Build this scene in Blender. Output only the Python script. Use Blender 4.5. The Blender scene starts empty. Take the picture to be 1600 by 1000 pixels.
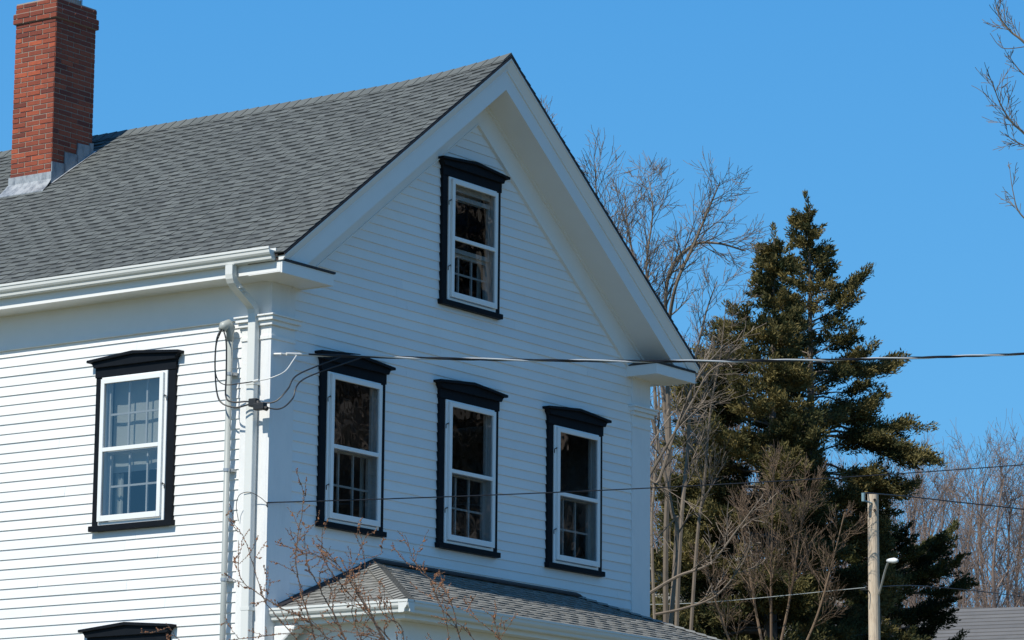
import bpy, bmesh, math, random
import numpy as np
from mathutils import Vector, Matrix
R = math.radians
random.seed(7); rng = np.random.default_rng(7)
S = bpy.context.scene
COL = S.collection

# ------------------------------------------------------------------ camera
CAM = Vector((-26.242, -21.4218, -4.4724)); YAW = 0.9556; PIT = 0.1882; ROL = 0.0096; F = 5.5087
FW = Vector((math.sin(YAW)*math.cos(PIT), math.cos(YAW)*math.cos(PIT), math.sin(PIT)))
r0 = Vector((math.cos(YAW), -math.sin(YAW), 0)); u0 = r0.cross(FW)
RT = r0*math.cos(ROL)+u0*math.sin(ROL); UP = -r0*math.sin(ROL)+u0*math.cos(ROL)
cd = bpy.data.cameras.new('camera'); cam = bpy.data.objects.new('camera', cd); COL.objects.link(cam)
cd.sensor_width = 36; cd.lens = 36*F*1000/1600; cd.clip_start = .5; cd.clip_end = 3000
cam.matrix_world = Matrix(((RT.x, UP.x, -FW.x, CAM.x), (RT.y, UP.y, -FW.y, CAM.y), (RT.z, UP.z, -FW.z, CAM.z), (0, 0, 0, 1)))
S.camera = cam

# ------------------------------------------------------------------ light
SKY = .10; SUN_EL = 48.; SUN_AZ = 4.       # sun over the eave side, a few degrees behind the gable plane
ts = Vector((-math.cos(R(SUN_AZ))*math.cos(R(SUN_EL)), math.sin(R(SUN_AZ))*math.cos(R(SUN_EL)), math.sin(R(SUN_EL))))
sd = bpy.data.lights.new('sun', 'SUN'); sd.energy = 4.95; sd.angle = R(.53); sd.color = (1, .95, .85)
so = bpy.data.objects.new('sun', sd); COL.objects.link(so)
so.rotation_euler = (-ts).to_track_quat('-Z', 'Y').to_euler()
W = bpy.data.worlds.new('World'); S.world = W; W.use_nodes = True
nt = W.node_tree; bg = nt.nodes['Background']
sk = nt.nodes.new('ShaderNodeTexSky'); sk.sky_type = 'NISHITA'; sk.sun_disc = False
sk.sun_elevation = R(SUN_EL); sk.sun_rotation = math.atan2(ts.x, ts.y)
sk.altitude = 0; sk.air_density = 1.0; sk.dust_density = 0.0; sk.ozone_density = 4.0
# clear deep azure sky: the physical sky blended with an azure gradient over elevation
tcw = nt.nodes.new('ShaderNodeTexCoord'); sx = nt.nodes.new('ShaderNodeSeparateXYZ'); rp = nt.nodes.new('ShaderNodeValToRGB'); mxw = nt.nodes.new('ShaderNodeMix'); mxw.data_type = 'RGBA'
nt.links.new(tcw.outputs['Generated'], sx.inputs[0]); nt.links.new(sx.outputs['Z'], rp.inputs[0])
e0, e1 = rp.color_ramp.elements; e0.position = .0; e0.color = (.155, .54, .93, 1); e1.position = 1.; e1.color = (.03, .13, .40, 1)
e2 = rp.color_ramp.elements.new(.30); e2.color = (.065, .355, .81, 1)
scl = nt.nodes.new('ShaderNodeVectorMath'); scl.operation = 'SCALE'; scl.inputs['Scale'].default_value = 1/SKY; nt.links.new(rp.outputs[0], scl.inputs[0])
mxw.inputs[0].default_value = .85; nt.links.new(sk.outputs[0], mxw.inputs[6]); nt.links.new(scl.outputs[0], mxw.inputs[7])
nt.links.new(mxw.outputs[2], bg.inputs[0]); bg.inputs[1].default_value = SKY
S.view_settings.view_transform = 'Standard'; S.view_settings.look = 'None'
S.view_settings.exposure = 0.0; S.view_settings.gamma = 1
try:
    S.cycles.max_bounces = 8; S.cycles.transparent_max_bounces = 16
except Exception: pass

def at(px, py, t):
    """a point seen at (px,py) of the photograph, t metres along the view axis"""
    return CAM + (FW + RT*((px-800)/(F*1000)) + UP*((500-py)/(F*1000)))*t
def proj(P):
    v = Vector(P)-CAM; d = v.dot(FW)
    return 800+F*1000*v.dot(RT)/d, 500-F*1000*v.dot(UP)/d

# ------------------------------------------------------------------ helpers
class MB:
    def __init__(s): s.v = []; s.f = []; s.t = []; s.m = []
    def face(s, pts, tone=.5, mi=0):
        n = len(s.v); s.v.extend(tuple(p) for p in pts); s.f.append(tuple(range(n, n+len(pts)))); s.t.append(tone); s.m.append(mi)
    def solid(s, vs, fs, tone=.5, mi=0):
        n = len(s.v); s.v.extend(tuple(p) for p in vs)
        for f in fs: s.f.append(tuple(i+n for i in f)); s.t.append(tone); s.m.append(mi)
    def hexa(s, c, tone=.5, mi=0):   # 8 corners: bottom 0-3, top 4-7
        s.solid(c, [(0,3,2,1),(4,5,6,7),(0,1,5,4),(1,2,6,5),(2,3,7,6),(3,0,4,7)], tone, mi)
    def box(s, x0, x1, y0, y1, z0, z1, tone=.5, mi=0, T=None):
        c = [(x0,y0,z0),(x1,y0,z0),(x1,y1,z0),(x0,y1,z0),(x0,y0,z1),(x1,y0,z1),(x1,y1,z1),(x0,y1,z1)]
        if T: c = [T(*p) for p in c]
        s.hexa(c, tone, mi)
    def prism(s, A, B, tone=.5, mi=0):      # two matching polygons
        n = len(A); fs = [tuple(range(n))[::-1], tuple(range(n, 2*n))]
        for i in range(n): j = (i+1) % n; fs.append((i, j, n+j, n+i))
        s.solid(list(A)+list(B), fs, tone, mi)
    def tube(s, pts, rad, n=6, tone=.5, mi=0, cap=True):
        pts = [Vector(p) for p in pts]
        if not hasattr(rad, '__len__'): rad = [rad]*len(pts)
        base = len(s.v); up = Vector((0, 0, 1))
        for i, p in enumerate(pts):
            d = (pts[min(i+1, len(pts)-1)]-pts[max(i-1, 0)])
            if d.length < 1e-9: d = Vector((0, 0, 1))
            d.normalize(); a = d.cross(up if abs(d.z) < .95 else Vector((1, 0, 0))).normalized(); b = d.cross(a)
            for k in range(n):
                w = 2*math.pi*k/n; q = p+(a*math.cos(w)+b*math.sin(w))*rad[i]; s.v.append((q.x, q.y, q.z))
        for i in range(len(pts)-1):
            for k in range(n):
                k2 = (k+1) % n
                s.f.append((base+i*n+k, base+i*n+k2, base+(i+1)*n+k2, base+(i+1)*n+k)); s.t.append(tone); s.m.append(mi)
        if cap:
            s.f.append(tuple(base+k for k in range(n))[::-1]); s.t.append(tone); s.m.append(mi)
            s.f.append(tuple(base+(len(pts)-1)*n+k for k in range(n))); s.t.append(tone); s.m.append(mi)
    def build(s, name, mats, parent=None, fix=True, smooth=False, loc=None, bevel=0):
        me = bpy.data.meshes.new(name); me.from_pydata(s.v, [], s.f)
        a = me.attributes.new('tone', 'FLOAT', 'FACE'); a.data.foreach_set('value', s.t)
        for m in (mats if isinstance(mats, (list, tuple)) else [mats]): me.materials.append(m)
        me.polygons.foreach_set('material_index', s.m)
        if fix:
            bm = bmesh.new(); bm.from_mesh(me); bmesh.ops.recalc_face_normals(bm, faces=bm.faces); bm.to_mesh(me); bm.free()
        if smooth: me.polygons.foreach_set('use_smooth', [True]*len(me.polygons))
        me.update()
        o = bpy.data.objects.new(name, me); COL.objects.link(o)
        if parent: o.parent = parent
        if loc: me.transform(Matrix.Translation(-Vector(loc))); o.location = loc
        if bevel:
            b = o.modifiers.new('bevel', 'BEVEL'); b.width = bevel; b.segments = 2; b.limit_method = 'ANGLE'
        return o
def tag(o, label=None, cat=None, group=None, kind=None):
    if label: o['label'] = label
    if cat: o['category'] = cat
    if group: o['group'] = group
    if kind: o['kind'] = kind
    return o
def empty(name, loc=(0, 0, 0)):
    o = bpy.data.objects.new(name, None); COL.objects.link(o); o.location = loc; o.empty_display_size = .2; return o

def mat(name, c0, c1=None, rough=.6, noise=0, nscale=5., nstretch=(1, 1, 1), nc=None, bump=0, bscale=60., metal=0, coat=0, spec=.5, transl=0, bstretch=(1,1,1), nlo=.45, nhi=.7):
    """base colour goes c0->c1 with the per-face 'tone'; a noise of wear mixes towards nc"""
    m = bpy.data.materials.new(name); m.use_nodes = True; t = m.node_tree; N = t.nodes; L = t.links
    b = N['Principled BSDF']; b.inputs['Roughness'].default_value = rough; b.inputs['Metallic'].default_value = metal
    b.inputs['Specular IOR Level'].default_value = spec
    c1 = c1 or c0
    mx = N.new('ShaderNodeMix'); mx.data_type = 'RGBA'; mx.inputs[6].default_value = (*c0, 1); mx.inputs[7].default_value = (*c1, 1)
    at_ = N.new('ShaderNodeAttribute'); at_.attribute_name = 'tone'; L.new(at_.outputs['Fac'], mx.inputs[0])
    out = mx.outputs[2]
    tc = N.new('ShaderNodeTexCoord')
    if noise:
        mp = N.new('ShaderNodeMapping'); mp.inputs['Scale'].default_value = nstretch; L.new(tc.outputs['Object'], mp.inputs[0])
        no = N.new('ShaderNodeTexNoise'); no.inputs['Scale'].default_value = nscale; no.inputs['Detail'].default_value = 6; no.inputs['Roughness'].default_value = .65
        L.new(mp.outputs[0], no.inputs['Vector'])
        mr = N.new('ShaderNodeMapRange'); mr.inputs[1].default_value = nlo; mr.inputs[2].default_value = nhi; mr.inputs[4].default_value = noise
        L.new(no.outputs[0], mr.inputs[0])
        m2 = N.new('ShaderNodeMix'); m2.data_type = 'RGBA'; L.new(mr.outputs[0], m2.inputs[0]); L.new(out, m2.inputs[6]); m2.inputs[7].default_value = (*nc, 1); out = m2.outputs[2]
    L.new(out, b.inputs['Base Color'])
    if bump:
        mp = N.new('ShaderNodeMapping'); mp.inputs['Scale'].default_value = bstretch; L.new(tc.outputs['Object'], mp.inputs[0])
        bn = N.new('ShaderNodeTexNoise'); bn.inputs['Scale'].default_value = bscale; bn.inputs['Detail'].default_value = 4; L.new(mp.outputs[0], bn.inputs['Vector'])
        bu = N.new('ShaderNodeBump'); bu.inputs['Strength'].default_value = bump; bu.inputs['Distance'].default_value = .01
        L.new(bn.outputs[0], bu.inputs['Height']); L.new(bu.outputs[0], b.inputs['Normal'])
    if transl:
        tr = N.new('ShaderNodeBsdfTranslucent'); L.new(out, tr.inputs[0]); ms = N.new('ShaderNodeMixShader'); ms.inputs[0].default_value = transl
        L.new(b.outputs[0], ms.inputs[1]); L.new(tr.outputs[0], ms.inputs[2]); L.new(ms.outputs[0], N['Material Output'].inputs[0])
    return m

M = {}
M['siding'] = mat('white_siding_paint', (.74,.755,.76), (.81,.815,.80), .55, noise=.3, nscale=1.6, nstretch=(1,1,1.6), nc=(.67,.665,.63), nlo=.5, nhi=.75, bump=.12, bscale=14, bstretch=(1,1,6))
M['trim'] = mat('white_trim_paint', (.76,.765,.75), (.80,.80,.78), .5, noise=.12, nscale=3, nc=(.62,.61,.56), bump=.05, bscale=25)
M['peel'] = mat('peeling_corner_paint', (.74,.75,.75), (.78,.78,.77), .55, noise=.35, nscale=7, nstretch=(1,1,.35), nc=(.60,.62,.63), bump=.35, bscale=22, bstretch=(1,1,.3))
M['gutter'] = mat('white_gutter_metal', (.68,.69,.66), None, .32, noise=.18, nscale=5, nc=(.6,.6,.57), spec=.5)
M['pipe'] = mat('grey_pipe', (.36,.385,.37), None, .45, noise=.25, nscale=9, nc=(.4,.42,.4))
M['black_trim'] = mat('black_trim_paint', (.007,.009,.012), (.010,.012,.016), .5, noise=.3, nscale=8, nc=(.015,.018,.022), bump=.06, bscale=30, spec=.08)
M['storm'] = mat('storm_frame_white', (.78,.80,.80), None, .38, noise=.1, nscale=10, nc=(.66,.67,.66))
M['sash'] = mat('sash_white', (.72,.72,.70), None, .5)
M['curtain'] = mat('curtain_cloth', (.70,.74,.69), (.80,.82,.77), .9, transl=.25)
M['dark_flash'] = mat('black_flashing', (.018,.016,.018), (.03,.022,.022), .6, noise=.4, nscale=12, nc=(.05,.035,.03))
M['lead'] = mat('lead_flashing', (.20,.23,.26), (.42,.44,.45), .5, noise=.8, nscale=11, nstretch=(1,1,.5), nc=(.05,.07,.10), metal=.25, bump=.4, bscale=25)
M['shingle'] = mat('asphalt_shingle', (.022,.024,.027), (.162,.176,.169), .9, noise=.3, nscale=2.2, nc=(.075,.085,.083), bump=.5, bscale=180, spec=.25)
M['shingle_old'] = mat('worn_porch_shingle', (.05,.05,.048), (.34,.335,.305), .9, noise=.35, nscale=5, nc=(.19,.18,.16), bump=.5, bscale=160, spec=.25)
M['brick'] = mat('red_brick', (.13,.03,.02), (.40,.088,.038), .88, noise=.5, nscale=16, nc=(.17,.042,.026), bump=.5, bscale=60)
M['mortar'] = mat('mortar', (.33,.27,.22), None, .95, bump=.4, bscale=70)
M['flue'] = mat('flue_metal', (.42,.45,.5), None, .35, metal=.8)
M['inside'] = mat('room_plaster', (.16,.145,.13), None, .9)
M['stone'] = mat('foundation_stone', (.28,.27,.25), None, .9, noise=.5, nscale=3, nc=(.16,.155,.15), bump=.5, bscale=8)
M['cable_black'] = mat('cable_black', (.02,.02,.022), None, .5)
M['cable_white'] = mat('cable_bare', (.62,.62,.6), None, .4)
M['hook'] = mat('dark_metal', (.02,.02,.02), None, .5)
M['bark_pale'] = mat('pale_bark', (.13,.10,.075), (.25,.20,.15), .9, noise=.5, nscale=6, nc=(.10,.08,.06))
M['bark_twig'] = mat('brown_twig', (.12,.085,.065), (.25,.19,.15), .9)
M['bark_red'] = mat('reddish_twig', (.11,.07,.045), (.22,.15,.095), .9)
M['bark_far'] = mat('far_wood_bark', (.12,.085,.068), (.25,.185,.15), .9)
M['bark_shrub'] = mat('shrub_bark', (.075,.055,.045), (.17,.12,.09), .85, noise=.4, nscale=30, nc=(.16,.12,.09))
M['bud'] = mat('orange_bud', (.20,.08,.035), (.40,.19,.09), .8)
M['ever'] = mat('evergreen_leaf', (.036,.047,.018), (.245,.195,.072), .75, transl=.2, spec=.2)
M['brown_leaf'] = mat('brown_oak_leaf', (.09,.08,.07), (.26,.21,.18), .85, transl=.2)
M['ever_dark'] = mat('dark_evergreen_leaf', (.018,.030,.012), (.10,.10,.032), .75, transl=.15, spec=.2)
M['trunk'] = mat('evergreen_bark', (.13,.11,.09), (.22,.18,.15), .9, noise=.5, nscale=7, nc=(.07,.055,.045), bump=.6, bscale=20)
M['pole'] = mat('weathered_pole_wood', (.66,.53,.39), (.72,.60,.46), .85, noise=.6, nscale=9, nstretch=(3,3,.25), nc=(.33,.25,.18), bump=.5, bscale=40, bstretch=(2,2,.1))
M['galv'] = mat('galvanised_metal', (.45,.47,.48), None, .4, metal=.6)
M['insul'] = mat('blue_glass_insulator', (.25,.38,.42), None, .15)
M['n_side'] = mat('beige_siding', (.30,.29,.265), (.36,.345,.31), .7, noise=.2, nscale=2, nc=(.34,.33,.3))
M['n_roof'] = mat('grey_roof', (.09,.09,.092), (.17,.165,.16), .9, noise=.4, nscale=2, nc=(.08,.08,.08), bump=.4, bscale=30)
M['grass'] = mat('lawn', (.115,.11,.05), None, .95, noise=.8, nscale=.6, nc=(.19,.15,.09), bump=.6, bscale=9)

def glass_mat():
    m = bpy.data.materials.new('window_glass'); m.use_nodes = True; t = m.node_tree; N = t.nodes; L = t.links
    N.remove(N['Principled BSDF'])
    tr = N.new('ShaderNodeBsdfTransparent'); tr.inputs[0].default_value = (.58,.61,.62, 1)
    gl = N.new('ShaderNodeBsdfGlossy'); gl.inputs['Roughness'].default_value = .015; gl.inputs[0].default_value = (.95,.97,1,1)
    lw = N.new('ShaderNodeLayerWeight'); lw.inputs[0].default_value = .5
    pw = N.new('ShaderNodeMath'); pw.operation = 'POWER'; pw.inputs[1].default_value = 4.5; L.new(lw.outputs['Facing'], pw.inputs[0])
    fr = N.new('ShaderNodeMath'); fr.operation = 'MULTIPLY_ADD'; fr.inputs[1].default_value = .88; fr.inputs[2].default_value = .15; L.new(pw.outputs[0], fr.inputs[0])
    tc = N.new('ShaderNodeTexCoord'); no = N.new('ShaderNodeTexNoise'); no.inputs['Scale'].default_value = 3.5; no.inputs['Detail'].default_value = 1
    bu = N.new('ShaderNodeBump'); bu.inputs['Strength'].default_value = .25; bu.inputs['Distance'].default_value = .012
    L.new(tc.outputs['Object'], no.inputs['Vector']); L.new(no.outputs[0], bu.inputs['Height']); L.new(bu.outputs[0], gl.inputs['Normal'])
    mx = N.new('ShaderNodeMixShader'); L.new(fr.outputs[0], mx.inputs[0]); L.new(tr.outputs[0], mx.inputs[1]); L.new(gl.outputs[0], mx.inputs[2])
    L.new(mx.outputs[0], N['Material Output'].inputs[0]); return m
M['glass'] = glass_mat()

# ------------------------------------------------------------------ ground
GH = -4.0
def ground_z(x, y):
    d = math.hypot(x-3.3, y-5)
    k = min(1, max(0, (d-9)/24)); k = k*k*(3-2*k)
    return GH - 2.1*k
g = MB(); xs = [-900,-300,-120,-70]+[-50+4*i for i in range(31)]+[90,130,300,900]
ys = [-900,-300,-120,-70]+[-50+4*i for i in range(31)]+[90,130,300,900]
for i in range(len(xs)-1):
    for j in range(len(ys)-1):
        q = [(xs[i],ys[j]),(xs[i+1],ys[j]),(xs[i+1],ys[j+1]),(xs[i],ys[j+1])]
        g.face([(a,b,ground_z(a,b)) for a,b in q])
tag(g.build('ground', M['grass']), kind='structure')

# ------------------------------------------------------------------ the house
WID = 6.722; CX = WID/2; LEN = 11.0; PEAK = 5.30; EAVE = 2.51; OVH = .38
SL = (PEAK-EAVE)/(CX+OVH); YF = -.42
house = empty('clapboard_house', (CX, LEN/2, GH))
tag(house, 'large white clapboard house with black window trim, grey shingle roof and brick chimney', 'house')
HL = Matrix.Translation(-Vector((CX, LEN/2, GH)))
def part(mb, name, m, parent=None, **k):
    o = mb.build(name, m, None, **k)
    if parent is None or parent is house: o.parent = house; o.matrix_parent_inverse = HL
    else: o.parent = parent
    return o
def ztop(x, y=YF):
    s = min(1, max(0, (y-YF)/2.0)); s = s*(2-s)*.115
    d = min(abs(x-CX), CX+OVH); f = 1-d/(CX+OVH)
    return PEAK - SL*abs(x-CX) - s*f
GT = lambda u, n, z: (u, -n, z)            # gable wall: u = x
ST = lambda u, n, z: (-n, -u, z)           # eave wall: u = -y

EXP = .1
def siding(mb, T, z0, z1, ext, holes, joint=(1.6, 4.2)):
    z = z0
    while z < z1-1e-6:
        zt = min(z+EXP, z1); e = ext(z)
        if e is None: break
        segs = [e]
        for (a, b, c, d) in holes:
            if zt > c+.004 and z < d-.004:
                ns = []
                for (p, q) in segs:
                    if b <= p or a >= q: ns.append((p, q)); continue
                    if p < a: ns.append((p, a))
                    if q > b: ns.append((b, q))
                segs = ns
        for (p, q) in segs:
            u = p
            while u < q-1e-4:
                w = min(q, u+random.uniform(*joint))
                if q-w < .3: w = q
                tn = random.random(); dn = random.uniform(-.0015, .0015); g_ = .0012 if w < q else 0
                th = .016+dn; dz = random.uniform(-.0015, .0015)
                c = [T(u,0,z),T(w-g_,0,z),T(w-g_,th,z+dz),T(u,th,z+dz),T(u,0,zt+.001),T(w-g_,0,zt+.001),T(w-g_,.004,zt+.001),T(u,.004,zt+.001)]
                mb.hexa(c, tn); u = w
        z += EXP
WIN_U = [CX-.102-1.9806, CX-.102, CX-.102+1.983]
Y1 = 1.6947; ZA = 2.5514; HO = .47
wins_g = [(u, 0.) for u in WIN_U]+[(CX-.102, ZA)]
low = -2.72
side_u = [-Y1, -Y1-3.1, -Y1-6.2]
holes_g = [(u-HO, u+HO, z+.05, z+(1.6 if z < 1 else 1.42)) for u, z in wins_g]+[(u-HO, u+HO, low+.05, low+1.6) for u in (WIN_U[2],)]
holes_s = [(u-HO, u+HO, z+.05, z+1.6) for u in side_u for z in (0., low)]
ZB = -3.5
def ext_g(z):
    if z < 2.1: return (.3, WID-.3)
    w = (PEAK-.5-z)/SL
    return (max(.02, CX-w), min(WID-.02, CX+w)) if w > .02 else None
mb = MB(); siding(mb, GT, ZB, 4.85, ext_g, holes_g); part(mb, 'gable_wall', M['siding'])
mb = MB(); siding(mb, ST, ZB, 2.04, lambda z: (-LEN+.3, -.3), holes_s); part(mb, 'side_wall', M['siding'])
mb = MB()   # far walls
mb.box(WID-.02, WID, .02, LEN, ZB, 2.6); mb.box(0, WID, LEN-.02, LEN, ZB, 2.6)
part(mb, 'rear_wall', M['siding'])
mb = MB(); mb.box(.02, WID-.02, .02, LEN-.02, GH-.6, ZB-.002); part(mb, 'foundation', M['stone'])
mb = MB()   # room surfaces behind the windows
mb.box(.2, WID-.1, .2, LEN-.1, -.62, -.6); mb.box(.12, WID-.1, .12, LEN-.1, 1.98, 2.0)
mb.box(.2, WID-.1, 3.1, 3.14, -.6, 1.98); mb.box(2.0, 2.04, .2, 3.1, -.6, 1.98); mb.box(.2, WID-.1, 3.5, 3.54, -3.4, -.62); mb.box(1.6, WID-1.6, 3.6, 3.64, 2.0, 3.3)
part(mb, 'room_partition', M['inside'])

def window(u, z0, T, near, lower='curt', name='window', seed=0):
    """near = side (-1/+1) that shows its return to the street"""
    rd = random.Random(seed)
    dh = .18 if lower == 'attic' else 0
    Z = lambda z: z-(dh if z > 1.2 else dh*.5 if z > .5 else 0)
    B = lambda mb, a, b, c, d, e, f, tone=.5, mi=0: mb.box(u+a, u+b, c, d, z0+Z(e), z0+Z(f), tone, mi, T)
    mb = MB()
    B(mb, -.524, -.42, .003, .042, .056, 1.56); B(mb, .42, .524, .003, .042, .056, 1.56); B(mb, -.532, .532, .003, .050, 1.56, 1.675)
    w = part(mb, 'window', M['black_trim'], bevel=.003)
    mb = MB()
    def poly(P, n0, n1): mb.prism([T(u+a, n0, z0+Z(b)) for a, b in P], [T(u+a, n1, z0+Z(b)) for a, b in P])
    poly([(-.535,1.66),(.535,1.66),(.55,1.69),(.575,1.715),(0,1.765),(-.575,1.715),(-.55,1.69)], .003, .08)
    poly([(-.605,1.712),(0,1.757),(.605,1.712),(.605,1.740),(0,1.790),(-.605,1.740)], .003, .11)
    part(mb, 'hood', M['black_trim'], w, bevel=.004)
    mb = MB(); B(mb, -.545, .545, -.02, .075, 0, .055); part(mb, 'sill', M['black_trim'], w, bevel=.004)
    mb = MB()   # jamb, inside of the opening
    B(mb, -.465, -.40, -.066, .003, .04, 1.61); B(mb, .40, .465, -.066, .003, .04, 1.61); B(mb, -.40, .40, -.066, .003, 1.56, 1.61); B(mb, -.40, .40, -.066, -.021, .04, .075)
    part(mb, 'jamb', M['sash'], w)
    mb = MB()   # storm: outer frame + hung leaf
    for a, b in ((-.432, -.39), (.39, .432)): B(mb, a, b, .004, .056, .058, 1.556)
    B(mb, -.39, .39, .004, .056, 1.526, 1.556); B(mb, -.39, .39, .004, .056, .058, .085)
    o_ = .012*near
    for a, b in ((-.412, -.365), (.365, .412)): B(mb, a-o_, b-o_, .057, .084, .092, 1.535)
    B(mb, -.365-o_, .365-o_, .057, .084, 1.487, 1.535); B(mb, -.365-o_, .365-o_, .057, .084, .092, .15); B(mb, -.365-o_, .365-o_, .057, .084, .795, .835)
    st = part(mb, 'storm_frame', M['storm'], w, bevel=.003)
    for a, b in ((.15, .795), (.835, 1.487)):
        mb = MB(); a, b = Z(a), Z(b); mb.face([T(u-.365-o_, .066, z0+a), T(u+.365-o_, .066, z0+a), T(u+.365-o_, .066, z0+b), T(u-.365-o_, .066, z0+b)])
        part(mb, 'glass_pane', M['glass'], w, fix=False)
    for zz in (.42, 1.30-dh):
        mb = MB(); x = near*.425
        mb.tube([T(u+x-near*.02, .06, z0+zz), T(u+x+near*.0, .085, z0+zz+.004), T(u+x+near*.012, .06, z0+zz-.01), T(u+x+near*.006, .058, z0+zz-.05)], .005, 5)
        part(mb, 'hook', M['hook'], w)
    # inner sashes with three by two lights
    mb = MB()
    def sash(n0, n1, za, zb, grid=True):
        B(mb, -.40, -.355, n0, n1, za, zb); B(mb, .355, .40, n0, n1, za, zb); B(mb, -.355, .355, n0, n1, za, za+.045); B(mb, -.355, .355, n0, n1, zb-.045, zb)
        if not grid: return
        for k in (-.118, .118): B(mb, k-.010, k+.010, n0+.006, n1-.006, za+.045, zb-.045)
        zm = (za+zb)/2; B(mb, -.355, .355, n0+.007, n1-.007, zm-.010, zm+.010)
    if lower == 'attic': sash(-.030, .0, .69, 1.40, False); sash(-.064, -.032, .08, .70); B(mb, -.4, .4, -.03, .0, 1.44, 1.56)
    else: sash(-.030, .0, .80, 1.56, lower == 'blind'); sash(-.064, -.032, .078, .83)
    part(mb, 'sash', M['sash'], w)
    def cloth(ua, ub, za, zb, n, amp=.012, wl=.07, tone=.5):
        mb = MB(); k = max(3, int((ub-ua)/.012)); ph = rd.uniform(0, 6)
        P = [(ua+(ub-ua)*i/k) for i in range(k+1)]; N_ = [n+amp*math.sin(6.28*p/wl+ph)+amp*.5*math.sin(6.28*p/wl*.37) for p in P]
        for i in range(k): mb.face([T(u+P[i], N_[i], z0+za), T(u+P[i+1], N_[i+1], z0+za), T(u+P[i+1], N_[i+1], z0+zb), T(u+P[i], N_[i], z0+zb)], tone)
        part(mb, 'curtain', M['curtain'], w, fix=False)
    if lower == 'blind': cloth(-.39, .39, .60, 1.56, -.095, .003, .3); cloth(-.39, -.29, .08, .6, -.14, .012, .05, .3)
    elif lower == 'attic': cloth(.33, .41, .08, .68, -.13, .01, .06); cloth(-.39, .39, 1.20, 1.34, -.12, .003, .3)
    elif lower == 'wide': cloth(.34, .43, .08, .9, -.13, .012, .06, .3)
    return w
for i, (u, z) in enumerate(wins_g[:3]):
    window(u, z, GT, -1, ('wide', 'curt', 'curt')[i], seed=i)
window(CX-.102, ZA, GT, -1, 'attic', seed=5)
window(WIN_U[2], low, GT, -1, 'curt', seed=6)
for i, u in enumerate(side_u):
    for j, z in enumerate((0., low)): window(u, z, ST, 1, 'blind', seed=10+i*2+j)

# corner boards with capitals
def corner(x0, x1, sgn):
    """x1 is the outer corner; sgn -1 left, +1 right"""
    mb = MB(); xa, xb = sorted((x0, x1+sgn*.03))
    mb.box(xa, xb, -.03, -.0005, ZB, 1.75, .4); mb.box(xa, xb, -.028, -.0005, 1.99, 2.33, .4)
    xi, xo = sorted((x1, x1+sgn*.03)); mb.box(xi, xo, 0, .34, ZB, 1.75, .6)
    o = part(mb, 'corner_board', M['peel'])
    mb = MB()
    for (z0, z1, pr) in ((1.75, 1.79, .042), (1.79, 1.885, .032), (1.885, 1.93, .062), (1.93, 1.972, .088), (1.972, 1.99, .105)):
        a, b = sorted((x0-sgn*(pr-.03)*.7, x1+sgn*pr)); mb.box(a, b, -pr, -.0003, z0, z1, .5)
        a, b = sorted((x1, x1+sgn*pr)); mb.box(a, b, 0, .34+(pr-.03)*.7, z0, z1, .5)
    part(mb, 'capital', M['trim'], o, bevel=.004)
corner(.335, 0, -1); corner(WID-.335, WID, 1)

# eaves: frieze, soffit, fascia
for sgn, xw in ((-1, 0), (1, WID)):
    mb = MB()
    a, b = sorted((xw, xw+sgn*.028)); mb.box(a, b, 0, LEN, 1.992, 2.33)
    a, b = sorted((xw, xw+sgn*.042)); mb.box(a, b, .38, LEN, 1.968, 1.992)
    part(mb, 'frieze', M['trim'])
    mb = MB()
    a, b = sorted((xw, xw+sgn*.345)); mb.box(a, b, -.40, LEN, 2.33, 2.35)
    part(mb, 'soffit', M['trim'])
    mb = MB(); a, b = sorted((xw+sgn*.345, xw+sgn*.365)); mb.box(a, b, -.40, LEN, 2.325, 2.50); part(mb, 'fascia', M['trim'])
    # return box on the gable
    mb = MB(); x0 = xw+sgn*.366; x1 = xw-sgn*.44; a, b = sorted((x0, x1))
    mb.box(a, b, YF, -.402, 2.305, 2.425); a2, b2 = sorted((x1, x1+sgn*.02)); mb.box(a2, b2, -.402, 0, 2.305, 2.425)
    a3, b3 = sorted((xw-sgn*.42, xw+sgn*.365)); mb.box(a3, b3, -.402, .0, 2.315, 2.3295)
    rt_ = part(mb, 'cornice_return', M['trim'], bevel=.003)
    mb = MB(); a, b = min(x0, x1)-.012, max(x0, x1)+.012
    xin = x1-sgn*.012; xout = x0+sgn*.012
    bot = [(xin, YF-.015, 2.427), (xout, YF-.015, 2.427), (xout, 0, 2.427), (xin, 0, 2.427)]
    top = [(xin, YF-.015, 2.447), (xout, YF-.015, 2.447), (xout-sgn*.02, 0, 2.53), (xin+sgn*.25, 0, 2.53)]
    mb.hexa(bot+top, .5); part(mb, 'cap_flashing', M['dark_flash'], rt_)

# gutters (ogee profile)
def gutter(path_a, path_b, out, zt, name='gutter', parent=None, depth=.12, h=.125):
    """profile swept between two points; out = outward horizontal unit vector"""
    pr = [(0, 0), (.0, -h), (.55*depth, -h), (.62*depth, -h*.93), (.66*depth, -h*.72), (.80*depth, -h*.60), (.90*depth, -h*.45), (.93*depth, -h*.22), (1.0*depth, -h*.18), (1.0*depth, 0), (.93*depth, 0), (.93*depth, -.012), (.85*depth, -.03), (.08*depth, -.03), (.08*depth, 0)]
    A, Bp, out = Vector(path_a), Vector(path_b), Vector(out)
    mb = MB(); mk = lambda P: [(P+out*o+Vector((0, 0, z+zt))) for o, z in pr]
    mb.prism(mk(A), mk(Bp)); return part(mb, name, M['gutter'], parent)
gt = gutter((-.366, -.345, 0), (-.366, LEN, 0), (-1, 0, 0), 2.555)
gutter((WID+.366, -.345, 0), (WID+.366, LEN, 0), (1, 0, 0), 2.555)

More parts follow.
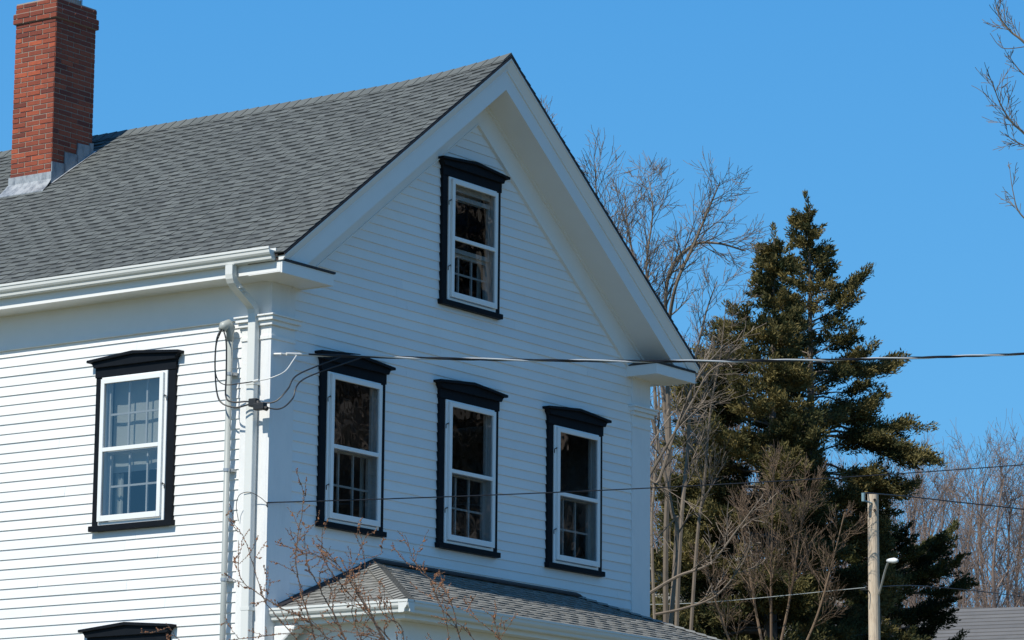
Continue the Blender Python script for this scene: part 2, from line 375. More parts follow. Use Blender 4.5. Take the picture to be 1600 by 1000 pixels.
# rake boards
def clipz(P, zmin):
    out = []
    for i in range(len(P)):
        a, b = P[i], P[(i+1) % len(P)]
        if a[1] >= zmin: out.append(a)
        if (a[1] >= zmin) != (b[1] >= zmin):
            t = (zmin-a[1])/(b[1]-a[1]); out.append((a[0]+(b[0]-a[0])*t, zmin))
    return out
def rake(mb, o0, o1, yfront, yback, zmin=2.43, xe=CX+OVH, tone=.5):
    """chevron between vertical offsets o0,o1 under the roof line; yfront(off) gives the outer face"""
    for s in (-1, 1):
        P = [(0, PEAK-o0), (xe, PEAK-o0-SL*xe), (xe, PEAK-o1-SL*xe), (0, PEAK-o1)]
        P = clipz(P, zmin)
        if len(P) < 3: continue
        A = [(CX+s*x, yfront(PEAK-SL*x-z), z) for x, z in P]; Bk = [(CX+s*x, yback, z) for x, z in P]
        mb.prism(A, Bk, tone)
mb = MB(); cr = lambda o: -.455+.05*min(1, max(0, (o-.05)/.11))
rake(mb, .032, .055, lambda o: -.462, -.385); rake(mb, .055, .15, cr, -.385); rake(mb, .15, .165, lambda o: -.412, -.385)
rake(mb, .165, .37, lambda o: -.398, -.38)
part(mb, 'rake_board', M['trim'])
mb = MB(); rake(mb, .35, .369, lambda o: -.3795, -.001); rake(mb, .369, .395, lambda o: -.06, -.001); part(mb, 'rake_soffit', M['trim'])
mb = MB(); rake(mb, .395, .69, lambda o: -.034, -.001, 2.30, CX-.04); rake(mb, .69, .705, lambda o: -.045, -.001, 2.30, CX-.04); part(mb, 'rake_frieze', M['trim'])
mb = MB(); rake(mb, .012, .031, lambda o: -.47, -.38, 2.3, CX+OVH+.01); part(mb, 'drip_edge', M['dark_flash'])

# roof: deck + shingle courses
def shingles(mb, P, nrm, U, V, ex=.118, lift=.010, dark=.12, base=.7, edge=None):
    """P(u,v) surface point, u along the eave 0..U, v up the slope 0..V"""
    n = int(V/ex)+1
    for i in range(n):
        v0 = i*ex; v1 = min(V, v0+ex)
        if v1-v0 < .01: break
        ua, ub = (0, U) if edge is None else edge(v0)
        if ub-ua < .02: break
        u = ua - random.uniform(0, .2); tab = random.random() < .5; row = random.uniform(-.04, .04)
        while u < ub:
            w = random.uniform(.11, .19) if tab else random.uniform(.10, .17)
            a, b = max(u, ua), min(u+w, ub)
            if b-a > .004:
                h = lift*(1.2 if tab else .6)+random.uniform(-.001, .001)
                tn = base+row+random.uniform(-.14, .14)
                def q(u_, v_, h_): return Vector(P(u_, v_))+nrm*h_
                if edge is not None:   # slanted ends at hips
                    ea, eb = edge(v1)
                    a1 = max(a, ea) if a > ua+1e-6 else ea; b1 = min(b, eb) if b < ub-1e-6 else eb
                    a1 = min(max(a1, ea), eb); b1 = max(min(b1, eb), a1)
                else: a1, b1 = a, b
                p0, p1, p2, p3 = q(a, v0, h), q(b, v0, h), q(b1, v1, .001), q(a1, v1, .001)
                if tab: mb.face([p0, p1, p2, p3], tn)
                else:
                    k = .72; m0, m1 = p0.lerp(p3, k), p1.lerp(p2, k)
                    mb.face([p0, p1, m1, m0], tn-.06); mb.face([m0, m1, p2, p3], dark+random.uniform(0, .08))
                mb.face([q(a, v0, -.002), q(b, v0, -.002), p1, p0], base-.25)
                mb.face([q(a, v0, 0), p0, p3, q(a1, v1, 0)], .2); mb.face([p1, q(b, v0, 0), q(b1, v1, 0), p2], .2)
            u += w; tab = not tab
Yb = LEN+.4; VL = math.hypot(CX+OVH+.02, (CX+OVH+.02)*SL); ca = (CX+OVH+.02)/VL
mbs = MB(); xe = -OVH-.02
nl = Vector((-SL, 0, 1)).normalized(); nr = Vector((SL, 0, 1)).normalized()
shingles(mbs, lambda u, v: (xe+v*ca, YF-.045+u, ztop(xe+v*ca, YF-.045+u)+.003), nl, Yb-YF, VL)
shingles(mbs, lambda u, v: (WID-xe-v*ca, YF-.045+u, ztop(WID-xe-v*ca, YF-.045+u)+.003), nr, Yb-YF, VL)
roof = part(mbs, 'roof', M['shingle'], fix=False)
mb = MB()
yy = [YF-.04, -.25, 0, .3, .6, .9, 1.2, 1.6, 3, LEN+.3]
for s in (-1, 1):
    for a, b in zip(yy[:-1], yy[1:]):
        xo = CX+s*(CX+OVH+.01)
        c = [(xo, a, ztop(xo, a)-.03), (CX, a, ztop(CX, a)-.03), (CX, b, ztop(CX, b)-.03), (xo, b, ztop(xo, b)-.03)]
        t = [(p[0], p[1], p[2]+.03) for p in c]; mb.hexa(c+t)
part(mb, 'roof_deck', M['dark_flash'])
mb = MB(); y = YF-.04
while y < LEN+.3:   # ridge caps
    for s in (-1, 1):
        z0 = ztop(CX, y); z1 = ztop(CX, y+.15); w = .14
        a = [Vector((CX+s*w, y, z0-w*SL+.024)), Vector((CX, y, z0+.03)), Vector((CX, y+.16, z1+.022)), Vector((CX+s*w, y+.16, z1-w*SL+.016))]
        mb.face(a, .78+random.uniform(-.04, .04)); b = [p-Vector((0, 0, .03)) for p in (a[0], a[1])]; mb.face([a[0], a[1], b[1], b[0]], .55)
        mb.face([a[0], a[3], a[3]-Vector((0,0,.02)), a[0]-Vector((0,0,.02))], .3)
    y += .15
part(mb, 'ridge_cap', M['shingle'], roof, fix=False)

# chimney
chx0, chx1, chy0, chy1, chz = 2.20, 2.87, 5.02, 5.64, 6.52
def bricks(mb, x0, x1, y0, y1, z0, z1, ch=.0585, bl=.205, off=0):
    i = off; z = z0
    while z < z1-.01:
        zt = min(z+ch, z1)
        for fa in range(4):
            L_ = (y1-y0) if fa in (0, 2) else (x1-x0)
            u = -(.5 if i % 2 else 0)*bl*1.0
            if fa % 2: u -= bl*.5
            while u < L_:
                a, b = max(0, u)+.0065, min(L_, u+bl)-.0065
                if b-a > .015:
                    d = random.uniform(-.002, .003); tn = min(1, max(0, random.gauss(.5, .24)))
                    if random.random() < .06: tn = .05
                    if z > 6.1: tn *= .55     # soot on the upper courses
                    if fa == 0: mb.box(x0-d, x0+.03, y0+a, y0+b, z+.006, zt-.006, tn)
                    if fa == 2: mb.box(x1-.03, x1+d, y0+a, y0+b, z+.006, zt-.006, tn)
                    if fa == 1: mb.box(x0+a, x0+b, y0-d, y0+.03, z+.006, zt-.006, tn)
                    if fa == 3: mb.box(x0+a, x0+b, y1-.03, y1+d, z+.006, zt-.006, tn)
                u += bl
        z += ch; i += 1
mb = MB()
bricks(mb, chx0, chx1, chy0, chy1, 3.9, 6.29); bricks(mb, chx0-.025, chx1+.025, chy0-.025, chy1+.025, 6.29, 6.407, off=1); bricks(mb, chx0-.004, chx1+.004, chy0-.004, chy1+.004, 6.412, chz)
mb.box(chx0+.006, chx1-.006, chy0+.006, chy1-.006, 3.9, 6.29, .5, 1); mb.box(chx0-.018, chx1+.018, chy0-.018, chy1+.018, 6.291, 6.411, .5, 1)
mb.box(chx0+.003, chx1-.003, chy0+.003, chy1-.003, 6.4115, chz+.012, .5, 1)
chim = part(mb, 'chimney', [M['brick'], M['mortar']])
mb = MB(); cx_, cy_ = (chx0+chx1)/2+.04, (chy0+chy1)/2-.05
mb.box(cx_-.15, cx_+.15, cy_-.15, cy_+.15, chz+.012, chz+.10, .5); part(mb, 'flue_tile', M['mortar'], chim)
mb = MB()
for a in (-1, 1):
    for b in (-1, 1): mb.box(cx_+a*.15-.01, cx_+a*.15+.01, cy_+b*.15-.01, cy_+b*.15+.01, chz+.013, chz+.30)
for k in range(9):
    q = -.15+k*.0375
    for b in (-.15, .15): mb.box(cx_+q-.002, cx_+q+.002, cy_+b-.002, cy_+b+.002, chz+.05, chz+.30); mb.box(cx_+b-.002, cx_+b+.002, cy_+q-.002, cy_+q+.002, chz+.05, chz+.30)
mb.box(cx_-.20, cx_+.20, cy_-.20, cy_+.20, chz+.30, chz+.32); part(mb, 'chimney_cap', M['flue'], chim)
# flashing: apron at the front and steps on the street side
mb = MB(); zr = lambda x, y=5.3: ztop(x, y)+.014
def ln(x, y, up=0): return (x, y, zr(x, y)+up)
xf = chx0
mb.hexa([(xf-.012, chy0-.015, zr(xf)-.03), (xf-.012, chy1+.015, zr(xf)-.03), (xf, chy1+.015, zr(xf)-.03), (xf, chy0-.015, zr(xf)-.03),
         (xf-.012, chy0-.015, zr(xf)+.13), (xf-.012, chy1+.015, zr(xf)+.13), (xf, chy1+.015, zr(xf)+.13), (xf, chy0-.015, zr(xf)+.13)], .9)
for k in range(5):
    ta, tb = k/5, (k+1)/5
    f = lambda t: (xf-.013-.16*t, zr(xf-.013-.16*t)+.05*(1-t)**2+.004)
    (xa, za), (xb, zb) = f(ta), f(tb); sp = .03
    mb.face([(xa, chy0-.02-sp*ta, za), (xa, chy1+.02+sp*ta, za), (xb, chy1+.02+sp*tb, zb), (xb, chy0-.02-sp*tb, zb)], .95)
xb, zb = f(1); mb.face([(xb, chy0-.05, zb), (xb, chy1+.05, zb), (xb, chy1+.05, zb-.012), (xb, chy0-.05, zb-.012)], .8)
x = chx0; k = 0
while x < chx1-.01:
    w = min(.205, chx1-x); zt = zr(x+w)+.10
    mb.hexa([(x, chy0-.014, zr(x)-.02), (x+w+.006, chy0-.014, zr(x+w)-.02), (x+w+.006, chy0-.001, zr(x+w)-.02), (x, chy0-.001, zr(x)-.02),
             (x, chy0-.014, zt), (x+w+.006, chy0-.014, zt+.012), (x+w+.006, chy0-.001, zt+.012), (x, chy0-.001, zt)], random.uniform(0, .5))
    x += w
mb.face([ln(chx0-.02, chy0-.05, .004), ln(chx1+.03, chy0-.05, .004), ln(chx1+.03, chy0, .006), ln(chx0-.02, chy0, .006)], .9)
part(mb, 'flashing', M['lead'], chim)

# downspout
def rect_sweep(mb, pts, wy, wx, tone=.5):
    """rectangular pipe in the x-z plane path"""
    pts = [Vector(p) for p in pts]; rings = []
    for i, p in enumerate(pts):
        d = (pts[min(i+1, len(pts)-1)]-pts[max(i-1, 0)]).normalized(); s = Vector((0, 1, 0)); n = d.cross(s).normalized()
        k = 1
        rings.append([p+s*wy/2+n*wx/2, p-s*wy/2+n*wx/2, p-s*wy/2-n*wx/2, p+s*wy/2-n*wx/2])
    for a, b in zip(rings[:-1], rings[1:]): mb.prism(a, b, tone)
mb = MB(); yd = .15; xd = -.085
pth = [(-.425, yd+.02, 2.43), (-.425, yd+.02, 2.34), (-.418, yd+.02, 2.305), (-.40, yd+.02, 2.275), (-.365, yd+.02, 2.245), (xd-.055, yd, 2.095), (xd-.02, yd, 2.06), (xd-.004, yd, 2.01), (xd, yd, 1.94)]
rect_sweep(mb, pth, .088, .066)
el = part(mb, 'downspout', M['gutter'])
mb = MB(); mb.box(xd-.035, xd+.035, yd-.047, yd+.047, GH, 1.95); part(mb, 'pipe', M['gutter'], el, bevel=.008)
for z in (1.3, -.9, -2.6): mb = MB(); mb.box(xd-.038, -.03, yd-.056, yd+.056, z, z+.03); part(mb, 'strap', M['gutter'], el)
mb = MB()
for t in (.18, .34, .5): 
    p = Vector(pth[4]).lerp(Vector(pth[5]), t); mb.box(p.x-.034, p.x+.036, yd-.045, yd+.063, p.z-.005, p.z+.004)
part(mb, 'crimp', M['gutter'], el)

# electric service conduit
mb = MB(); yc = .44; xc = -.09
mb.tube([(xc, yc, GH+.3), (xc, yc, 1.80)], .03, 16); cond = part(mb, 'conduit', M['pipe'], fix=True, smooth=True)
mb = MB(); 
hd = [(xc+.0, yc, 1.76), (xc, yc, 1.84), (xc-.005, yc, 1.885), (xc-.035, yc+.01, 1.92), (xc-.075, yc+.02, 1.90), (xc-.10, yc+.025, 1.86)]
mb.tube(hd, [.036, .04, .055, .058, .05, .036], 14); part(mb, 'weatherhead', M['pipe'], cond, smooth=True)
for z in (1.42, .47, -.60, -1.9):
    mb = MB(); mb.tube([(xc, yc, z), (xc, yc, z+.03)], .036, 14); mb.box(xc+.02, -.004, yc-.055, yc+.055, z, z+.028)
    part(mb, 'clamp', M['galv'], cond)

# porch roof
PA, PB = (1.697, 0, -.256), (5.3, 0, -.256); EX0, EX1, EY, EZ = .12, 6.75, -1.60, -.873
mbp = MB()
def hip(A0, A1, B0, B1):
    """eave A0->A1, top B0->B1"""
    A0, A1, B0, B1 = map(Vector, (A0, A1, B0, B1)); e = (A1-A0); U = e.length; e.normalize()
    h = (B0-A0)-e*(B0-A0).dot(e); V = h.length; h.normalize(); n = e.cross(h).normalized()
    if n.z < 0: n = -n
    a = (B0-A0).dot(e); b = (B1-A0).dot(e)
    shingles(mbp, lambda u, v: A0+e*u+h*v, n, U, V, ex=.118, lift=.010, base=.66, dark=.08, edge=lambda v: (a*v/V, U+(b-U)*v/V))
    return n
hip((EX0, EY, EZ), (EX1, EY, EZ), PA, PB)
hip((EX0, .05, EZ), (EX0, EY, EZ), (PA[0], .05, PA[2]), (PA[0], 0, PA[2]))
hip((EX1, EY, EZ), (EX1, .05, EZ), (PB[0], 0, PB[2]), (PB[0], .05, PB[2]))
porch = part(mbp, 'porch_roof', M['shingle_old'], fix=False)
def capline(A, B, w=.10):
    mb = MB()
    A, B = Vector(A), Vector(B); n = int((B-A).length/.12); d = (B-A).normalized(); s = d.cross(Vector((0, 0, 1))).normalized()
    for i in range(n):
        p = A+(B-A)*i/n; q = A+(B-A)*(i+1.1)/n
        for sg in (-1, 1):
            dn = Vector((0, 0, -.035))
            f = [p+Vector((0,0,.03)), p+s*sg*w+dn+Vector((0,0,.03)), q+s*sg*w+dn+Vector((0,0,.018)), q+Vector((0,0,.018))]
            mb.face(f, random.uniform(.6, .8)); mb.face([f[0], f[1], f[1]-Vector((0,0,.02)), f[0]-Vector((0,0,.02))], .05)
    part(mb, 'hip_cap', M['shingle_old'], porch, fix=False)
capline((EX0, EY, EZ), PA); capline((EX1, EY, EZ), PB)
mb = MB()   # black flashing against the wall
for A, B in ((( .16, 0, EZ+.02), PA), (PA, PB), (PB, (6.57, 0, EZ+.02))):
    a, b = Vector(A), Vector(B); o1 = Vector((0, -.024, .0)); 
    lo, hi = Vector((0, 0, -.03)), Vector((0, 0, .03))
    mb.hexa([a+o1+lo, b+o1+lo, b+lo, a+lo, a+o1+hi, b+o1+hi, b+hi, a+hi])
    mb.hexa([a+o1+Vector((0,-.06,-.01)), b+o1+Vector((0,-.06,-.01)), b+o1, a+o1, a+o1+Vector((0,-.06,.012)), b+o1+Vector((0,-.06,.012)), b+o1+Vector((0,0,.04)), a+o1+Vector((0,0,.04))])
part(mb, 'wall_flashing', M['dark_flash'], porch)
mb = MB()   # deck underside, soffit, fascia, beam
mb.hexa([(EX0+.03, EY+.03, EZ-.02), (EX1-.03, EY+.03, EZ-.02), (PB[0], -.02, PB[2]-.03), (PA[0], -.02, PA[2]-.03), (EX0+.03, EY+.03, EZ-.005), (EX1-.03, EY+.03, EZ-.005), (PB[0], -.02, PB[2]-.012), (PA[0], -.02, PA[2]-.012)])
mb.box(EX0+.01, EX1-.01, EY+.01, EY+.03, EZ-.17, EZ-.004); mb.box(EX0+.01, EX0+.03, EY+.03, -.03, EZ-.17, EZ-.004); mb.box(EX1-.03, EX1-.01, EY+.03, -.03, EZ-.17, EZ-.004)
mb.box(EX0+.03, EX1-.03, EY+.03, -.03, EZ-.165, EZ-.15)
mb.box(EX0+.20, EX1-.2, EY+.20, EY+.38, EZ-.42, EZ-.166); mb.box(EX0+.20, EX0+.36, EY+.38, -.035, EZ-.42, EZ-.166); mb.box(EX1-.36, EX1-.2, EY+.38, -.035, EZ-.42, EZ-.166)
part(mb, 'porch_eave', M['trim'], porch)
for xx in (EX0+.28, (EX0+EX1)/2-1, (EX0+EX1)/2+1, EX1-.28):
    mb = MB(); mb.box(xx-.09, xx+.09, EY+.20, EY+.38, GH, EZ-.50); mb.box(xx-.13, xx+.13, EY+.16, EY+.42, EZ-.47, EZ-.421); mb.box(xx-.11, xx+.11, EY+.18, EY+.40, EZ-.52, EZ-.47)
    part(mb, 'column', M['trim'], porch, bevel=.006)
mb = MB(); mb.box(EX0+.0, EX0+.12, -.13, -.031, -3.6, EZ-.5); mb.prism([(EX0-.02,-.031,EZ-.166),(EX0-.02,-.30,EZ-.166),(EX0-.02,-.28,EZ-.22),(EX0-.02,-.13,EZ-.34),(EX0-.02,-.10,EZ-.5),(EX0-.02,-.031,EZ-.5)],[(EX0+.14,-.031,EZ-.166),(EX0+.14,-.30,EZ-.166),(EX0+.14,-.28,EZ-.22),(EX0+.14,-.13,EZ-.34),(EX0+.14,-.10,EZ-.5),(EX0+.14,-.031,EZ-.5)]); part(mb, 'bracket', M['trim'], porch, bevel=.02)
pg1 = gutter((EX0+.01, EY-.10, 0), (EX0+.01, -.036, 0), (-1, 0, 0), EZ-.004, 'porch_gutter', porch, .11, .12)
pg2 = gutter((EX0-.098, EY+.01, 0), (EX1+.1, EY+.01, 0), (0, -1, 0), EZ-.005, 'porch_gutter', porch, .11, .12)

# ------------------------------------------------------------------ wires
def fit_wire(Sp, Exy, targets):
    """straight plan line from Sp to Exy, end height and sag fitted to the seen sag of the wire"""
    S_ = np.array(Sp); best = None
    def curve(ez, sag, t): return (S_[0]+(Exy[0]-S_[0])*t, S_[1]+(Exy[1]-S_[1])*t, S_[2]+(ez-S_[2])*t-4*sag*t*(1-t))
    ts_ = np.linspace(0, 1, 200)
    def err(ez, sag):
        P = np.array([proj(curve(ez, sag, t)) for t in ts_]); o = np.argsort(P[:, 0])
        return sum((np.interp(x, P[o, 0], P[o, 1])-y)**2 for x, y in targets)
    ez, sg, st = S_[2]+2, .3, (2., .3)
    cur = err(ez, sg)
    for k in range(60):
        imp = False
        for a, b in ((st[0], 0), (-st[0], 0), (0, st[1]), (0, -st[1])):
            e = err(ez+a, sg+b)
            if e < cur: cur, ez, sg, imp = e, ez+a, sg+b, True
        if not imp: st = (st[0]*.5, st[1]*.5)
        if st[1] < .002: break
    print('wire fit', Sp, 'err', round(cur, 1), 'ez', round(ez, 2), 'sag', round(sg, 3))
    return [Vector(curve(ez, sg, t)) for t in np.linspace(0, 1, 160)]
WE = (26., -9.)
P = fit_wire((.04, -.10, 1.603), WE, [(487,556),(700,568),(900,570),(1100,567),(1400,557),(1600,549)])
def dense(P, n):
    L_ = [0]
    for a, b in zip(P[:-1], P[1:]): L_.append(L_[-1]+(b-a).length)
    s = np.linspace(0, L_[-1], n); A = np.array([tuple(p) for p in P]); return [Vector((np.interp(q, L_, A[:, 0]), np.interp(q, L_, A[:, 1]), np.interp(q, L_, A[:, 2]))) for q in s], s
mbw, mbb = MB(), MB(); D, sl = dense(P, 900)
for k, (mbx, ph) in enumerate(((mbw, 0), (mbb, 2.1), (mbb, 4.2))):
    pts = []
    for i, p in enumerate(D):
        if sl[i] < .28: continue
        d = (D[min(i+1, 899)]-D[max(i-1, 0)]).normalized(); a = d.cross(Vector((0, 0, 1))).normalized(); b = d.cross(a)
        w = sl[i]*2*math.pi/1.35+ph; pts.append(p+(a*math.cos(w)+b*math.sin(w))*.0078)
    mbx.tube(pts, .0100 if k == 0 else .0085, 6)
cable = empty('service_cable', P[0]); tag(cable, 'thick twisted black and silver power cable strung across the gable above the three windows', 'cable')
CI = Matrix.Translation(-P[0])
def kid(mb, name, m, par, inv, **k): o = mb.build(name, m, None, **k); o.parent = par; o.matrix_parent_inverse = inv; return o
kid(mbb, 'insulated_strand', M['cable_black'], cable, CI); kid(mbw, 'bare_strand', M['cable_white'], cable, CI)
mb = MB(); mb.tube([(.02, -.03, 1.603), (.04, -.11, 1.60)], .012, 8); mb.tube([(.03, -.10, 1.60), (.11, -.107, 1.604)], .013, 8); mb.tube([(.10, -.107, 1.604), D[10]+Vector((0, 0, 0))], .005, 6)
i0 = next(i for i in range(900) if sl[i] > .22); mb.tube([D[i0-6], D[i0+2]], .016, 8)
kid(mb, 'wedge_clamp', M['cable_white'], cable, CI)
def bez(P, n=14):   # catmull-rom through points
    P = [Vector(p) for p in P]; P = [P[0]*2-P[1]]+P+[P[-1]*2-P[-2]]; out = []
    for i in range(1, len(P)-2):
        a, b, c, d = P[i-1:i+3]
        for k in range(n):
            t = k/n; out.append(.5*((2*b)+(c-a)*t+(2*a-5*b+4*c-d)*t*t+(3*b-a-3*c+d)*t**3))
    out.append(P[-2]); return out
hx, hy, hz = xc-.10, yc+.025, 1.87
mb = MB()   # drip loops: head -> loop -> connector -> cable
c1, c2 = (-.20, .02, 1.10), (-.21, -.02, 1.07)
j1, j2 = D[i0+14], D[i0+22]
mb.tube(bez([(hx, hy, hz), (hx-.05, hy+.02, 1.75), (hx-.06, hy+.02, 1.45), (hx-.05, hy-.03, 1.16), (hx-.03, hy-.20, 1.07), (-.19, .12, 1.085), c1]), .0085, 6)
mb.tube(bez([(hx+.01, hy-.01, hz), (hx-.01, hy-.07, 1.72), (hx-.01, hy-.08, 1.4), (hx-.03, hy-.10, 1.18), (hx-.04, hy-.20, 1.12), (-.19, .14, 1.12), c1]), .0085, 6)
mb.tube(bez([c1, (-.12, -.16, 1.10), (-.02, -.24, 1.23), (.14, -.24, 1.40), (j1.x-.03, j1.y, j1.z-.03), j1]), .0075, 6)
mb.tube(bez([c2, (-.10, -.20, 1.03), (.03, -.26, 1.14), (.20, -.26, 1.36), (j2.x-.04, j2.y, j2.z-.03), j2]), .0075, 6)
lp = mb.build('drip_loop', M['cable_black']); tag(lp, 'pair of black wires looping from the conduit head to the black connectors', 'wire')
mb = MB()
mb.tube(bez([(hx+.01, hy+.005, hz), (hx-.04, hy+.03, 1.7), (hx-.05, hy+.02, 1.42), (hx-.02, hy-.06, 1.31), (-.17, .2, 1.31), (-.19, .03, 1.31)]), .006, 6, mi=0)
mb.tube(bez([(-.19, .03, 1.31), (-.15, -.12, 1.33), (-.05, -.22, 1.40), (.10, -.2, 1.53), tuple(D[i0-2])]), .006, 6, mi=1)
mb.tube([(-.19, .05, 1.31), (-.19, -.02, 1.315)], .014, 8, mi=1)
nl_ = mb.build('neutral_wire', [M['cable_black'], M['cable_white']]); tag(nl_, 'thin silver wire curving up from the downspout to the twisted cable', 'wire')
mb = MB(); mb.box(-.245, -.175, -.025, .065, 1.055, 1.135); mb.box(-.25, -.18, -.125, .0, 1.015, 1.085); mb.tube([(-.21, -.09, 1.04), (-.21, -.15, 1.02)], .025, 8); mb.tube([(-.21, -.03, 1.1), (-.23, -.06, 1.05)], .028, 8)
cn = mb.build('cable_connector', M['hook'], bevel=.008); tag(cn, 'black cable connector blocks hanging in front of the downspout', 'connector')
# phone wire
P2 = fit_wire((-.06, -.04, .135), (26., -7.), [(500,785),(700,778),(860,773),(1015,765),(1260,751),(1405,740),(1600,722)])
mb = MB(); mb.tube(P2, .0062, 5); mb.tube([(-.03, -.035, .10), (-.06, -.045, .14), (-.07, -.05, .11), (-.05, -.045, .09)], .004, 5)
mb.tube(bez([(-.06, -.04, .135), (-.09, .02, .19), (-.13, .12, .24), (-.13, .24, .22), (-.10, .30, .12), (-.05, .31, -.02)]), .0035, 5)
ph = mb.build('phone_wire', M['cable_black']); tag(ph, 'thin dark wire running from the house corner across the middle of the three windows', 'wire')

# ------------------------------------------------------------------ vegetation
def rvec(r=random):
    while 1:
        v = Vector((r.uniform(-1, 1), r.uniform(-1, 1), r.uniform(-1, 1)))
        if .05 < v.length < 1: return v.normalized()
def grow(mb, p, d, L_, r, depth, cfg, rd, tone=None):
    """recursive limb: wandering segments, side shoots, taper"""
    n = max(3, int(L_/cfg['seg'])); n = min(n, 12); pts = [p.copy()]; rad = [r]; step = L_/n
    for i in range(n):
        d = (d+rvec(rd)*cfg['wob']*(1.2 if depth else .6)+Vector((0, 0, cfg['up']))).normalized()
        p = p+d*step; pts.append(p.copy()); rad.append(max(cfg['rmin'], r*(1-(i+1)/n*cfg['tap'])))
    mb.tube(pts, rad, 5 if r > .03 else 3, rd.random() if tone is None else tone, cap=False)
    if depth >= cfg['max']:
        return
    k = cfg['kids'][depth]
    for j in range(k):
        t = cfg['start']+(1-cfg['start'])*(j+rd.random())/k; i = min(n-1, int(t*n)); q = pts[i].lerp(pts[i+1], t*n-i)
        dd = (pts[i+1]-pts[i]).normalized(); side = rvec(rd); side = (side-dd*side.dot(dd)).normalized()
        a = rd.uniform(*cfg['ang']); nd = (dd*math.cos(a)+side*math.sin(a)).normalized()
        grow(mb, q, nd, L_*rd.uniform(*cfg['len'])*(1.15-.6*t), max(cfg['rmin'], rad[i]*cfg['rr']), depth+1, cfg, rd)
    if depth < cfg['max']: grow(mb, pts[-1], d, L_*.45, rad[-1], cfg['max'], cfg, rd)

